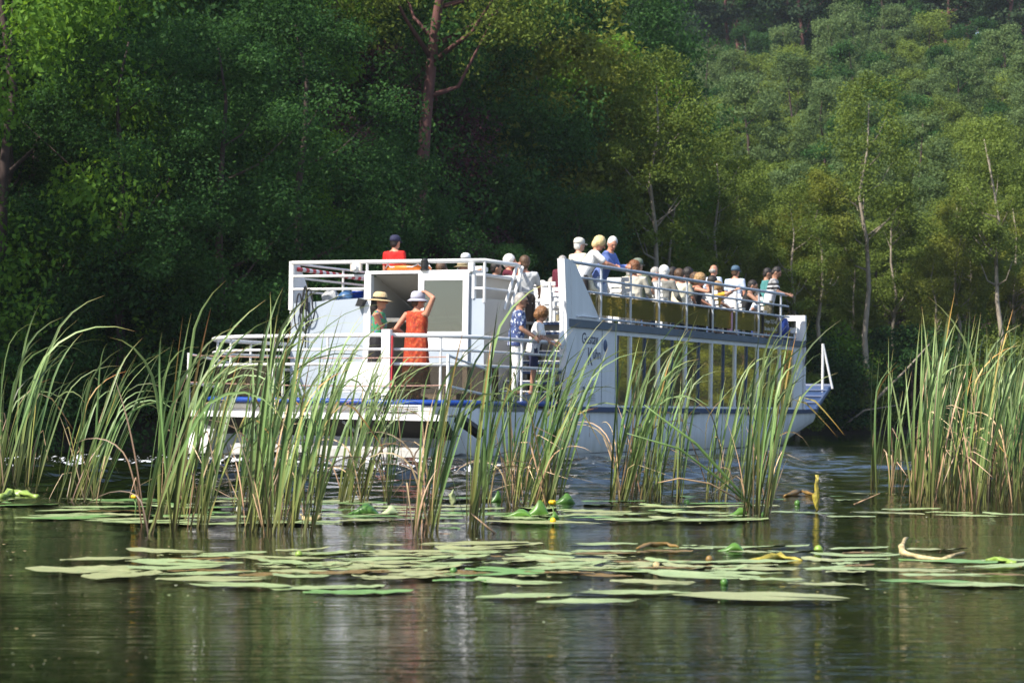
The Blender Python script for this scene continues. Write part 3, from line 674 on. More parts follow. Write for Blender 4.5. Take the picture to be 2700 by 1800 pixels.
# lettering and numbers
def text(s, name, loc, h, wid, mt, rot=(PI / 2, 0, PI / 2), parent=None, ext=.002):
    c = bpy.data.curves.new(name, 'FONT'); c.body = s; c.extrude = ext
    tmp = bpy.data.objects.new('lettering', c); COL.objects.link(tmp); bpy.context.view_layer.update()
    me = bpy.data.meshes.new_from_object(tmp.evaluated_get(bpy.context.evaluated_depsgraph_get())); bpy.data.objects.remove(tmp)
    co = np.array([v.co for v in me.vertices]); lo, hi = co.min(0), co.max(0)
    co[:, 0] = (co[:, 0] - lo[0]) / (hi[0] - lo[0]) * wid; co[:, 1] = (co[:, 1] - lo[1]) / (hi[1] - lo[1]) * h
    me.vertices.foreach_set('co', co.astype(np.float32).ravel()); me.update()
    me.materials.clear(); me.materials.append(mt)
    return link(name, me, parent or boat, loc, rot)
LETB = mat('dark_blue_lettering', (.022, .035, .075), .5, .1)
LETW = mat('pale_grey_lettering', (.62, .62, .60), .5, .1)
text('Gustav', 'lettering', (X + .004, .62, 2.05), .20, .72, LETB)
text('K', 'lettering', (X + .004, .90, 1.66), .32, .20, LETB)
text('ühn', 'lettering', (X + .004, 1.12, 1.78), .19, .34, LETB)
text('Länge 23,5 m', 'lettering', (X - .036, 10.64, 2.79), .11, .80, LETW)
text('Breite 5,0 m', 'lettering', (X - .036, 10.64, 2.63), .10, .80, LETW)
# porthole, side vents, mooring cleat
B(MB().lathe([(.03, .018), (.085, .012), (.115, .0)], 20, (X + .002, 1.68, 2.04), M=Matrix.Rotation(PI / 2, 3, 'Y') @ Matrix.Diagonal((1, .8, 1)), close=True), 'porthole', NAVY)
for zt in (1.41, 1.18):
    for i in range(4): B(MB().prism([(X, zt - i * .042), (X + .035, zt - .02 - i * .042), (X + .035, zt - .028 - i * .042), (X, zt - .012 - i * .042)], 1, .93, 1.24), 'side_louvre', WHITE)
B(MB().tube([(X + .03, .66, 1.27), (X + .05, .66, 1.2), (X + .05, .66, 1.1), (X + .03, .67, 1.02)], .022, 6), 'cleat', NAVY)
# stairs up to the top deck at the starboard quarter
for i in range(8):
    z = .98 + .185 * (i + 1); y = -.62 + .22 * i
    so = B(MB().box((1.54, y, z - .055), (2.52, y + .26, z)), 'step', NAVY)
    MB().box((1.54, y - .012, z - .012), (2.52, y + .03, z + .006)).build('nosing', WHITE, so)
B(MB().box((1.54, 1.15, .9), (2.52, 1.2, 2.44)), 'stair_back', BEIGE)
B(MB().box((1.56, -2.3, .932), (2.5, -.63, 1.10)), 'landing_step', DECK)
# portal frame at the front of the cabin
fr = MB(); fr.box((2.36, 13.42, .88), (2.58, 13.52, 3.09)); fr.box((-2.58, 13.42, .88), (-2.36, 13.52, 3.09)); fr.box((-2.36, 13.42, 2.96), (2.36, 13.52, 3.09))
B(fr, 'portal_frame', WHITE)
B(MB().box((2.30, 13.25, .88), (2.36, 13.42, 2.45)), 'cable_duct', WHITE)
B(MB().tube([(2.62, 13.32, 2.5), (2.66, 13.36, 2.3), (2.64, 13.36, 2.1), (2.62, 13.34, 1.9)], .02, 5), 'cable', BLACK)
# things screwed to the boat: navigation lamp, loudspeaker, floodlight
lb = B(MB().lathe([(.085, 0), (.085, .03), (.06, .03), (.06, .05), (.07, .055), (.07, .16), (.075, .17), (.05, .2), (.02, .215)], 14, (.30, yA - .02, 3.30), close=True), 'stern_lamp', BLACK, None, False)
hn = MB(); hn.prism([(-1.20, 3.43), (-.98, 3.43), (-.98, 3.30), (-1.20, 3.30)], 1, yA - .10, yA - .04); B(hn, 'loudspeaker', BEIGE)
B(MB().lathe([(.10, -.02), (.05, .03), (.05, .06)], 12, (-1.09, yA - .10, 3.365), M=Matrix.Rotation(PI / 2, 3, 'X'), close=True), 'speaker_horn', WHITE)
B(MB().prism([(-1.0, 2.80), (-1.06, 2.66), (-.93, 2.655), (-.87, 2.78)], 1, yA - .14, yA - .02), 'floodlight', BLACK)
B(MB().box((1.2, yA - .08, 3.27), (1.30, yA - .0, 3.42)), 'alarm_box', WHITE)
B(MB().tube([(2.48, 12.95, 2.46), (2.48, 12.95, 2.66)], .03, 6), 'lamp_foot', GALV)
B(MB().box((2.40, 12.88, 2.66), (2.56, 13.02, 2.78)), 'search_lamp', WHITE)
for y in (.0, 3.0, 6.0, 9.0):
    B(MB().box((2.56, y, .15), (2.612, y + .018, .78)), 'weld_seam', HULLW)
for y, z0, z1 in ((-2.6, .2, .5), (1.0, .35, .75), (5.2, .3, .72), (8.1, .42, .74)):
    B(MB().tube([(2.598, y, z1), (2.597, y + .03, z0)], [.012, .004], 5), 'rust_streak', mat('rust_stain', (.30, .17, .10), .8, .3))
for y in (1.52, 2.16): B(MB().box((X - .02, y, .93), (X + .006, y + .012, 2.33)), 'panel_seam', SLATEB)
for y0, y1 in ((3.0, 3.6), (5.9, 6.4), (9.4, 9.9)): B(MB().tube([(X + .06, y0, .80), (X + .06, y1, .80)], .03, 6), 'rubbing_pad', BLACK)

# ------------------------------------------------------------------ things standing on the boat
def onboat(o, p, rz=0):
    m = BM @ Matrix.Translation(Vector(p)) @ Matrix.Rotation(rz, 4, 'Z')
    o.location = m.to_translation(); o.rotation_euler = m.to_euler(); return o
SLAT = mat('white_plastic_slat', (.76, .76, .75), .45, .05, 3)
bench_parts = []
def bench_mesh():
    w = .62
    for i in range(4): bench_parts.append(('slat', MB().box((-w, .02 + i * .105, .43), (w, .105 + i * .105, .455)).mesh('slat', SLAT)))
    for i in range(4): bench_parts.append(('slat', MB().box((-w, -.075 - .028 * i, .56 + i * .105), (w, -.05 - .028 * i, .64 + i * .105)).mesh('slat', SLAT)))
    for x in (-.5, .5):
        bench_parts.append(('end_frame', MB().box((x - .025, .36, 0), (x + .025, .42, .43)).prism([(-.12, 0), (-.05, 0), (-.05, .42), (-.145, .95), (-.19, .95), (-.115, .42)], 0, x - .024, x + .024).box((x - .026, -.11, .385), (x + .026, .42, .428)).mesh('end_frame', SLAT)))
        bench_parts.append(('armrest', MB().box((x - .03, -.1, .64), (x + .03, .40, .665)).box((x - .02, .36, .43), (x + .02, .40, .638)).mesh('armrest', SLAT)))
bench_mesh()
FLOOR = 2.452
rows = [(1.75, 3.45), (1.75, 5.15), (1.75, 6.75), (1.75, 8.3), (1.75, 9.75), (1.75, 11.2)]
def bench(x, y, lab):
    b = onboat(empty('slatted_bench', (0, 0, 0), 0, lab, 'bench', 'white slatted benches on the top deck'), (x, y, FLOOR))
    for n, me in bench_parts: link(n, me, b)
for i, (x, y) in enumerate(rows):
    bench(x, y, ['white slatted bench behind the auburn haired passenger by the starboard rail', 'white slatted bench under the passenger in the grey vest', 'white slatted bench by the woman in the black top', 'white slatted bench behind the child in yellow', 'white slatted bench by the man in the black tank top', 'white slatted bench by the boy in the striped shirt'][i])
for i, (x, y) in enumerate(((-1.1, 3.35), (-.1, 2.45), (-.35, 4.6), (-1.6, 6.2), (-1.6, 7.9), (-.2, 6.6), (.2, 9.2))):
    bench(x, y, ['white slatted bench under the passenger in the khaki hat', 'white slatted bench under the passenger in the maroon shirt by the stair opening', 'white slatted bench ahead of the passenger in the maroon shirt', 'white slatted bench on the port side amidships', 'white slatted bench in front of the woman in sunglasses', 'white slatted bench beside the standing passenger in dark maroon', 'white slatted bench on the middle of the top deck, well forward'][i])

# lifebuoy, bucket, ball fender, plastic bag, coiled hoses, tarpaulin
rb = onboat(empty('lifebuoy', (0, 0, 0), 0, 'orange lifebuoy lying on the entrance roof behind the top rail', 'lifebuoy'), (-.20, yA + .28, 3.302 + .05))
ring = MB(); k = 28
for i in range(k):
    for j in range(8):
        a, b2 = 2 * PI * i / k, 2 * PI * j / 8; rr = .30 + .075 * math.cos(b2); ring.v.append((rr * math.cos(a) * 1.2, rr * math.sin(a) * .8, .055 * math.sin(b2)))
        ring.f.append((i * 8 + j, i * 8 + (j + 1) % 8, ((i + 1) % k) * 8 + (j + 1) % 8, ((i + 1) % k) * 8 + j)); ring.m.append(0)
ring.build('ring', ORANGE, rb, True)
for i in range(4):
    a = PI / 4 + i * PI / 2; MB().tube([(.36 * math.cos(a + q) * 1.22, .36 * math.sin(a + q) * .84, .07 * (1 if q == 0 else .2)) for q in (-.5, -.25, 0, .25, .5)], .012, 5).build('grab_line', WHITE2, rb)
PLB = mat('blue_plastic', (.02, .08, .55), .35, .15, 3); BALLB = mat('steel_blue_vinyl', (.05, .13, .28), .4, .15, 3)
o = onboat(empty('bucket', (0, 0, 0), 0, 'blue plastic bucket with white lid behind the port bulwark', 'bucket'), (-1.22, yA + .32, 2.60))
MB().lathe([(.12, 0), (.15, .33), (.16, .33), (.16, .35)], 18, close=True).build('bucket_body', PLB, o, True); MB().lathe([(.165, .352), (.165, .40), (.03, .415)], 18, close=True).build('bucket_lid', WHITE2, o)
o = MB().ell((0, 0, .16), (.17, .17, .18), 16, 10).lathe([(.03, .33), (.03, .39), (.015, .40)], 8, close=True).build('ball_fender', BALLB, None, True)
onboat(tag(o, 'steel blue ball fender beside the blue bucket', 'fender'), (-1.50, yA + .3, 2.63))
PB = mat('crumpled_clear_plastic', (.42, .43, .44), .3, .35, 14, bump=.8, bscale=12)
mb = MB().ell((0, 0, .16), (.17, .12, .17), 14, 9); mb.v = [tuple(Vector(p) * (1 + .25 * noise.noise(Vector(p) * 14))) for p in mb.v]
onboat(tag(mb.build('plastic_bag', PB, None), 'crumpled grey plastic bag beside the ball fender', 'bag'), (-1.82, yA + .25, 2.66))
hz = MB()
for k2, (cx, wd, zt, zb) in enumerate(((-2.18, .10, 3.02, 2.20), (-2.08, .13, 2.98, 2.32), (-2.28, .10, 2.90, 2.22), (-2.14, .05, 3.03, 2.62))):
    pts = []
    for i in range(25):
        a = 2 * PI * i / 24; pts.append((cx + wd * math.sin(a) * (1 if math.cos(a) < 0 else .6), yA - .045 - .02 * k2, (zt + zb) / 2 + (zt - zb) / 2 * math.cos(a)))
    hz.tube(pts, .014, 6)
hz.tube([(-2.16, yA - .06, 2.9), (-2.14, yA - .06, 2.5), (-2.15, yA - .05, 1.9)], .014, 6)
onboat(tag(hz.build('cable_coil', BLACK, None, True), 'black cable hung in loops over the port bulwark', 'cable'), (0, 0, 0))
o = MB().lathe([(.02, -.45), (.24, -.40), (.30, -.2), (.30, .2), (.24, .40), (.02, .45)], 16, M=Matrix.Rotation(PI / 2, 3, 'Y'), close=True).build('tarpaulin_roll', mat('blue_tarpaulin', (.02, .05, .26), .5, .2, 5, bump=.5, bscale=9), None, True)
onboat(tag(o, 'dark blue tarpaulin roll at the front end of the top deck', 'tarpaulin'), (1.95, 12.75, 2.455 + .30), .3)

# ------------------------------------------------------------------ people
def skinmat(n, c): return mat(n, c, .5, .10, 14)
SKIN = [skinmat('fair_skin', (.50, .29, .20)), skinmat('sunburnt_skin', (.50, .235, .15)), skinmat('tanned_skin', (.36, .19, .12))]
EYE = mat('eye_dark', (.03, .02, .02), .3, .1); LIP = mat('lip', (.34, .11, .09), .5, .1)
eye_me = MB().ell((0, 0, 0), (.013, .008, .008), 8, 5).mesh('eye', EYE); mouth_me = MB().ell((0, 0, 0), (.022, .007, .006), 8, 5).mesh('mouth', LIP)
CM = {}
def cloth(name, col, **k):
    if name not in CM: CM[name] = mat(name, col, k.pop('rough', .85), k.pop('var', .12), k.pop('vscale', 7), **k)
    return CM[name]
def patterned(name, base, spots, scale, lo=.56, hi=.62):
    """printed cloth: blotches of other colours on a ground colour"""
    if name in CM: return CM[name]
    m, t, p = newmat(name); p.inputs['Roughness'].default_value = .85
    co = coords(t); out = None
    rgb = t.nodes.new('ShaderNodeRGB'); rgb.outputs[0].default_value = (*base, 1); out = rgb.outputs[0]
    for i, c in enumerate(spots):
        mp = N(t, 'ShaderNodeMapping'); mp.inputs['Location'].default_value = (i * 3.1, i * 1.7, i * 2.3); t.links.new(co, mp.inputs[0])
        nz = N(t, 'ShaderNodeTexNoise', Scale=scale, Detail=2); t.links.new(mp.outputs[0], nz.inputs['Vector'])
        f = ramp(t, nz.outputs[0], [(lo, (0, 0, 0)), (hi, (1, 1, 1))])
        mx = N(t, 'ShaderNodeMixRGB'); t.links.new(f, mx.inputs[0]); t.links.new(out, mx.inputs[1]); mx.inputs[2].default_value = (*c, 1); out = mx.outputs[0]
    t.links.new(out, p.inputs['Base Color']); CM[name] = m; return m
def striped(name, base, stripe, z0, z1, gap):
    if name in CM: return CM[name]
    m, t, p = newmat(name); p.inputs['Roughness'].default_value = .85
    tc = t.nodes.new('ShaderNodeTexCoord'); sx = N(t, 'ShaderNodeSeparateXYZ'); t.links.new(tc.outputs['Object'], sx.inputs[0])
    mr = N(t, 'ShaderNodeMapRange'); t.links.new(sx.outputs[2], mr.inputs[0]); mr.inputs[1].default_value = z0; mr.inputs[2].default_value = z1
    r = t.nodes.new('ShaderNodeValToRGB'); r.color_ramp.interpolation = 'CONSTANT'; e = r.color_ramp.elements
    st = [(0, base), (.35, stripe), (.5, base), (.58, stripe), (.72, gap)]
    while len(e) < len(st): e.new(.5)
    for x, (pp, c) in zip(e, st): x.position = pp; x.color = (*c, 1)
    t.links.new(mr.outputs[0], r.inputs[0]); t.links.new(r.outputs[0], p.inputs['Base Color']); CM[name] = m; return m
HAIRC = {'white': (.72, .70, .66), 'grey': (.34, .32, .30), 'blonde': (.66, .50, .24), 'auburn': (.17, .065, .022), 'brown': (.085, .045, .022), 'dark': (.014, .010, .009), 'sandy': (.34, .21, .09), 'ginger': (.20, .09, .03)}
def hairmat(c):
    n = c + '_hair'
    if n not in CM: CM[n] = mat(n, HAIRC[c], .55, .35, 30, bump=.6, bscale=60, stretch=(1, 1, .3))
    return CM[n]

class Sh:
    """closed overlapping solids that are fused into one skin"""
    def __init__(s): s.mb = MB()
    def limb(s, pts, rs, n=10):
        pts = [Vector(p) for p in pts]
        a = (pts[0] - pts[1]).normalized(); b = (pts[-1] - pts[-2]).normalized()
        P2 = [pts[0] + a * rs[0] * .9, pts[0] + a * rs[0] * .55] + pts + [pts[-1] + b * rs[-1] * .55, pts[-1] + b * rs[-1] * .9]
        R2 = [rs[0] * .35, rs[0] * .83] + list(rs) + [rs[-1] * .83, rs[-1] * .35]
        s.mb.tube(P2, R2, n); return s
    def loft(s, rings, xa):
        """rings of (centre, rx, ry) with xa the sideways axis; closed at both ends"""
        n = 14; vs = []; fs = []; k = len(rings)
        cs = [Vector(r[0]) for r in rings]
        for i, (c, rx, ry) in enumerate(rings):
            t = (cs[min(i + 1, k - 1)] - cs[max(i - 1, 0)]).normalized(); x = (xa - t * xa.dot(t)).normalized(); y = t.cross(x)
            for j in range(n): a = 2 * PI * j / n; vs.append(cs[i] + x * rx * math.cos(a) + y * ry * math.sin(a))
        for i in range(k - 1):
            for j in range(n): fs.append((i * n + j, i * n + (j + 1) % n, (i + 1) * n + (j + 1) % n, (i + 1) * n + j))
        fs.append(tuple(range(n - 1, -1, -1))); fs.append(tuple(range((k - 1) * n, k * n)))
        s.mb.add(vs, fs); return s
    def ell(s, c, r, M=None): s.mb.ell(c, r, 14, 9, 0, M); return s

PENDING = []      # (object, remesh voxel size, smoothing) turned into plain meshes in one go
def fuse(name, sh, m, parent, vox, smooth=4, fuzz=0):
    me = sh.mb.mesh(name, m, True); o = link(name, me, parent)
    md = o.modifiers.new('r', 'REMESH'); md.mode = 'VOXEL'; md.voxel_size = vox; md.use_smooth_shade = True
    sm = o.modifiers.new('s', 'SMOOTH'); sm.iterations = smooth; sm.factor = .5
    PENDING.append((o, fuzz)); return o
def finish_people():
    dg = bpy.context.evaluated_depsgraph_get(); dg.update()
    new = []
    for o, fz in PENDING: new.append(bpy.data.meshes.new_from_object(o.evaluated_get(dg)))
    for (o, fz), me in zip(PENDING, new):
        old = o.data; m = old.materials[0]; o.modifiers.clear(); o.data = me; me.name = o.name.split('.')[0]
        if not me.materials: me.materials.append(m)
        n = len(me.vertices); co = np.empty(n * 3, np.float32); me.vertices.foreach_get('co', co); co = co.reshape(-1, 3)
        if fz and n:
            no = np.empty(n * 3, np.float32); me.vertices.foreach_get('normal', no); no = no.reshape(-1, 3)
            if fz < 0:      # soft folds in cloth
                k = -np.sin(co[:, 2] * 38 + 2.5 * np.sin(co[:, 0] * 22) + 2 * np.sin(co[:, 1] * 26 + 1)) * (.5 + .5 * np.sin(co[:, 0] * 14 + co[:, 1] * 17 + 2))
            else: k = np.sin(co[:, 0] * 210 + 2) * np.sin(co[:, 1] * 190) * np.sin(co[:, 2] * 230 + 1) + .6 * np.sin(co[:, 0] * 90) * np.sin(co[:, 1] * 80 + 1) * np.sin(co[:, 2] * 100)
            me.vertices.foreach_set('co', (co + no * (k * fz)[:, None]).astype(np.float32).ravel()); me.update()
        me.polygons.foreach_set('use_smooth', [True] * len(me.polygons)); bpy.data.meshes.remove(old)

def ik(Sx, Tg, l1, l2, pole):
    d = Tg - Sx; L = d.length; mx = (l1 + l2) * .995
    if L > mx: Tg = Sx + d * (mx / L); d = Tg - Sx; L = mx
    if L < .1: L = .1
    u = d.normalized(); a = (l1 * l1 - l2 * l2 + L * L) / (2 * L); hh = math.sqrt(max(0, l1 * l1 - a * a))
    pv = pole - u * pole.dot(u); pv = pv.normalized() if pv.length > 1e-4 else u.orthogonal().normalized()
    return Sx + u * a + pv * hh, Tg

def hand(sh, wr, dr, pn, side, sc, curl):
    """palm, four fingers of unequal length and a thumb; dr along the hand, pn out of the palm"""
    x = dr.cross(pn).normalized() * side
    sh.loft([(wr - dr * .01 * sc, .026 * sc, .019 * sc), (wr + dr * .04 * sc, .037 * sc, .016 * sc), (wr + dr * .085 * sc, .040 * sc, .014 * sc)], x)
    for i, ln in enumerate((.068, .078, .072, .056)):
        b = wr + dr * .08 * sc + x * (.030 - .020 * i) * sc; c = curl * (1 + .12 * i); pts = [b]; d = dr.copy()
        for s_, f in ((.45, .6), (.32, 1.0), (.23, .8)):
            ang = c * f; d = (d * math.cos(ang) + pn * math.sin(ang)).normalized(); pts.append(pts[-1] + d * ln * s_ * sc)
        sh.limb(pts, [.0095 * sc, .009 * sc, .0085 * sc, .0075 * sc], 7)
    b = wr + dr * .025 * sc + x * .028 * sc; d = (dr * .6 + x * .75 + pn * .25).normalized(); q = b + d * .045 * sc; d2 = (dr * .85 + x * .25 + pn * .4).normalized()
    sh.limb([b, q, q + d2 * .03 * sc], [.012 * sc, .011 * sc, .009 * sc], 7)

def person(label, p, face, h=1.72, seated=False, lean=0, side=0, hands=None, head=(0, 0), skin=0, hair='brown', style='short', top=None, sleeve='short', bottom=None, legs='trousers', hat=None, glasses=False, belly=1.08, wide=1.13, vox=.018, curl=.5, poles=None):
    """p: spot on the boat under the pelvis (local), face: heading in degrees from the bow, clockwise; hands: wrist targets (right, left) in the person's own metres"""
    s = h / 1.74
    sh = Sh(); X_ = Vector((1, 0, 0))
    pz = (.55 if seated else .93) * s; pel = Vector((0, 0, pz))
    sd = Vector((math.sin(rad(side)), math.sin(rad(lean)) * math.cos(rad(side)), math.cos(rad(lean)) * math.cos(rad(side)))).normalized()
    fwd = (Vector((0, 1, 0)) - sd * sd.y).normalized(); xa = fwd.cross(sd).normalized()
    if not seated and lean > 15: pel += Vector((0, -.10 * s * math.sin(rad(lean)), -.01))
    def T_(z, f=0, x=0): return pel + sd * z * s + fwd * f * s + xa * x * s
    w_ = wide
    tor = [(T_(-.10), .13 * w_, .10), (T_(-.02), .165 * w_, .118), (T_(.10), .145 * w_, .108 * belly), (T_(.20, .01), .142 * w_, .104 * belly), (T_(.33, .01), .163 * w_, .115), (T_(.43), .165 * w_, .098), (T_(.485), .12 * w_, .075), (T_(.515), .068, .062)]
    tor = [(c, a * s, b * s) for c, a, b in tor]
    sh.loft(tor, xa)
    # head
    yaw, pit = rad(-head[0]), rad(head[1])
    hm = Matrix((xa, fwd, sd)).transposed()
    hM = hm @ Matrix.Rotation(rad(lean) * .75, 3, 'X') @ Matrix.Rotation(yaw, 3, 'Z') @ Matrix.Rotation(pit, 3, 'X')
    nb = T_(.50, .0); hc = nb + (sd * .45 + Vector((0, 0, .55))).normalized() * .165 * s + (hM @ Vector((0, .025, 0))) * s
    hs = s * 1.08
    def Hd(x, y, z): return hc + hM @ Vector((x * hs, y * hs, z * hs))
    sh.limb([nb - sd * .03 * s, Hd(0, -.02, -.06)], [.055 * s, .052 * s])
    sh.ell(hc, (.077 * hs, .097 * hs, .112 * hs), hM)
    sh.ell(Hd(0, .035, -.07), (.056 * hs, .062 * hs, .052 * hs), hM); sh.limb([Hd(0, .096, .015), Hd(0, .118, -.022)], [.010 * s, .016 * s], 7)
    for q in (1, -1): sh.ell(Hd(q * .078, -.005, -.01), (.012 * s, .022 * s, .032 * s), hM)
    sh.ell(Hd(0, .082, .034), (.05 * s, .018 * s, .012 * s), hM)
    # arms
    hands = hands or (None, None); arms = []
    for i, q in enumerate((1, -1)):
        shd = T_(.445, -.005, q * .185 * w_); tg = hands[i]
        if tg is None: tg = Vector((q * .26 * s, (.30 if seated else .06) * s, pz + (.08 if seated else -.10) * s))
        tg = Vector(tg); pole = Vector((q * .5, -1, -.5))
        if poles and poles[i]: pole = Vector(poles[i])
        el, wr = ik(shd, tg, .285 * s, .245 * s, pole); arms.append((shd, el, wr, q))
        sh.limb([T_(.44, 0, q * .13 * w_), shd, shd.lerp(el, .5), el], [.058 * s, .054 * s, .046 * s, .039 * s])
        sh.limb([el, el.lerp(wr, .3), wr], [.039 * s, .040 * s, .027 * s])
        dr = (wr - el).normalized(); pn = Vector((-q * .75, .1, -.6)); pn = (pn - dr * pn.dot(dr)).normalized()
        hand(sh, wr, dr, pn, q, s, curl)
    # legs
    lg = []
    for q in (1, -1):
        hp = pel + Vector((q * .088 * s * w_, 0, -.03 * s))
        if seated: kn = pel + Vector((q * .11 * s, .43 * s, .0)); an = Vector((q * .11 * s, .41 * s + .02, .09 * s))
        else: kn = Vector((q * .10 * s, .02 * s + pel.y * .4, .49 * s)); an = Vector((q * .105 * s, -.02 * s, .085 * s))
        sh.limb([hp, hp.lerp(kn, .5), kn], [.085 * s, .072 * s, .056 * s]); sh.limb([kn, kn.lerp(an, .35), an], [.055 * s, .056 * s, .037 * s])
        sh.limb([an + Vector((0, -.03, -.035)) * s, an + Vector((0, .08, -.05)) * s, an + Vector((0, .16, -.06)) * s], [.036 * s, .034 * s, .024 * s]); lg.append((hp, kn, an))
    body = fuse('person', sh, SKIN[skin], None, vox, 3)
    onboat(tag(body, label, 'person', 'passengers on the tour boat'), p, rad(-face))
    # clothes
    if top:
        c = Sh(); g = .014 * s; tr = [(a, b + g, d + g) for a, b, d in tor[1:7]]
        tr.insert(0, (tor[0][0] - sd * .02 * s, tor[1][1] + g * 1.5, tor[1][2] + g * 1.4)); c.loft(tr, xa)
        if sleeve != 'none':
            for shd, el, wr, q in arms:
                k = {'short': .68}.get(sleeve, 1)
                c.limb([T_(.44, 0, q * .12 * w_), shd, shd.lerp(el, .5 * k), shd.lerp(el, k)], [.064 * s, .066 * s, .062 * s, .060 * s])
                if sleeve == 'long': c.limb([el, el.lerp(wr, .5), el.lerp(wr, .88)], [.056 * s, .050 * s, .042 * s])
        else:
            for shd, el, wr, q in arms: c.limb([T_(.42, 0, q * .08 * w_), T_(.462, -.005, q * .14 * w_)], [.05 * s, .048 * s])
        fuse('dress_top' if legs == 'dress' else ('vest' if sleeve == 'none' else 'shirt'), c, top, body, .0125 if vox < .013 else .017, 3, -.006)
    if bottom:
        c = Sh()
        if legs in ('dress', 'skirt'):
            if seated: c.loft([(pel + sd * .1 * s, .17 * s, .13 * s), (pel + Vector((0, .1, 0)) * s, .20 * s, .13 * s), (pel + Vector((0, .42, -.02)) * s, .21 * s, .10 * s), (pel + Vector((0, .47, -.2)) * s, .22 * s, .1 * s)], X_)
            else: c.loft([(pel + sd * .12 * s, (.145 * w_ + .016) * s, .124 * belly * s), (pel, (.172 * w_ + .016) * s, .142 * s), (Vector((0, pel.y * .6, .6 * s)), (.20 * w_) * s, .17 * s), (Vector((0, pel.y * .3, .22 * s)), .225 * w_ * s, .19 * s), (Vector((0, pel.y * .3, .19 * s)), .215 * w_ * s, .18 * s)], X_)
        else:
            c.loft([(tor[0][0] - sd * .01, .15 * s * w_, .12 * s), (tor[1][0], (.165 * w_ + .012) * s, .132 * s), (T_(.07), (.15 * w_ + .010) * s, (.112 * belly + .006) * s)], xa)
            for hp, kn, an in lg:
                if legs == 'shorts': c.limb([hp, hp.lerp(kn, .5), hp.lerp(kn, .85)], [.098 * s, .090 * s, .084 * s])
                else: c.limb([hp, hp.lerp(kn, .5), kn], [.097 * s, .086 * s, .070 * s]); c.limb([kn, kn.lerp(an, .5), kn.lerp(an, .96)], [.069 * s, .066 * s, .058 * s])
        fuse({'dress': 'dress_skirt', 'skirt': 'skirt', 'shorts': 'shorts'}.get(legs, 'trousers'), c, bottom, body, .0135 if vox < .013 else .018, 3, -.007)
    for hp, kn, an in lg:
        MB().lathe([(.01, -.085), (.052, -.082), (.05, -.05), (.04, -.01)], 10, an + Vector((0, .0, 0)), M=Matrix.Diagonal((.9 * s, 1.0 * s, s)), close=True).ell(an + Vector((0, .085 * s, -.055 * s)), (.043 * s, .11 * s, .03 * s), 10, 6).build('shoe', cloth('brown_leather_shoe', (.10, .06, .035), rough=.5), body, True)
    # hair
    if style != 'none':
        c = Sh(); fz = 0
        if style == 'short': c.ell(Hd(0, -.016, .022), (.085 * hs, .098 * hs, .104 * hs), hM); c.ell(Hd(0, -.05, -.03), (.072 * hs, .058 * hs, .07 * hs), hM)
        elif style == 'full': c.ell(Hd(0, -.02, .03), (.104 * hs, .112 * hs, .112 * hs), hM); c.ell(Hd(0, -.055, -.035), (.088 * hs, .07 * hs, .08 * hs), hM); fz = .003
        elif style == 'curly':
            c.ell(Hd(0, -.022, .035), (.120 * hs, .124 * hs, .120 * hs), hM); c.ell(Hd(0, -.06, -.03), (.112 * hs, .085 * hs, .09 * hs), hM); fz = .009
        elif style == 'long': c.ell(Hd(0, -.018, .022), (.087 * hs, .10 * hs, .103 * hs), hM); c.limb([Hd(0, -.06, 0), Hd(0, -.08, -.12), Hd(.0, -.085, -.22)], [.075 * hs, .075 * hs, .05 * hs]); fz = .004
        elif style == 'fringe': c.ell(Hd(0, -.045, -.02), (.086 * hs, .068 * hs, .055 * hs), hM)
        fuse('hair', c, hairmat(hair), body, .0105 if vox < .013 else .014, 1, max(fz, .0035))
    # hats
    if hat:
        kind, hc_ = hat; hb = empty('hat', (0, 0, 0)); M4 = hM.to_4x4(); M4.translation = Hd(0, -.008, .04); hb.parent = body; hb.matrix_local = M4 @ Matrix.Scale(hs, 4)
        if kind == 'cap':
            MB().lathe([(.098, -.02), (.101, .015), (.088, .065), (.05, .092), (.01, .098)], 18, M=Matrix.Diagonal((.93, 1.1, 1)), close=True).build('cap_crown', hc_, hb, True)
            vs = [( .085 * math.cos(a), .07 + .105 * math.sin(a), -.012 - .02 * abs(math.cos(a)) ** 0 * math.sin(a)) for a in [PI * i / 10 for i in range(11)]]
            MB().add(vs + [(x, y, z - .008) for x, y, z in vs], [tuple(range(11)), tuple(range(21, 10, -1))] + [(i, i + 11, i + 12, i + 1) for i in range(10)]).build('cap_peak', hc_, hb)
        else:
            bw_ = {'straw': .185, 'sun': .145, 'brim': .16}[kind]
            MB().lathe([(.099, -.015), (.10, .02), (.090, .075), (.06, .10), (.01, .104)], 20, M=Matrix.Diagonal((.95, 1.12, 1)), close=True).build('hat_crown', hc_, hb, True)
            MB().lathe([(.095, -.012), (bw_ * .8, -.022), (bw_, -.045 if kind == 'sun' else -.030), (bw_, -.052 if kind == 'sun' else -.036), (bw_ * .8, -.029), (.093, -.02)], 24, M=Matrix.Diagonal((.95, 1.12, 1))).build('hat_brim', hc_, hb, True)
            if kind == 'straw': MB().lathe([(.1025, -.010), (.1035, .022)], 20, M=Matrix.Diagonal((.95, 1.12, 1))).build('hat_band', BLACK, hb, True)
    for q in (1, -1): e = link('eye', eye_me, body, Hd(q * .031, .089, .012), hM.to_euler(), (s, s, s))
    link('mouth', mouth_me, body, Hd(0, .094, -.062), hM.to_euler(), (s, s, s))
    if glasses:
        g_ = MB()
        for q in (1, -1): g_.ell(Hd(q * .033, .104, .010), (.026 * s, .006 * s, .019 * s), 10, 6, 0, hM)
        for q in (1, -1): g_.tube([Hd(q * .055, .10, .014), Hd(q * .082, .0, .008)], .003, 4)
        g_.build('glasses', BLACK, body)
    return body
V3 = lambda *a: Vector(a)
LD = .935   # lower deck
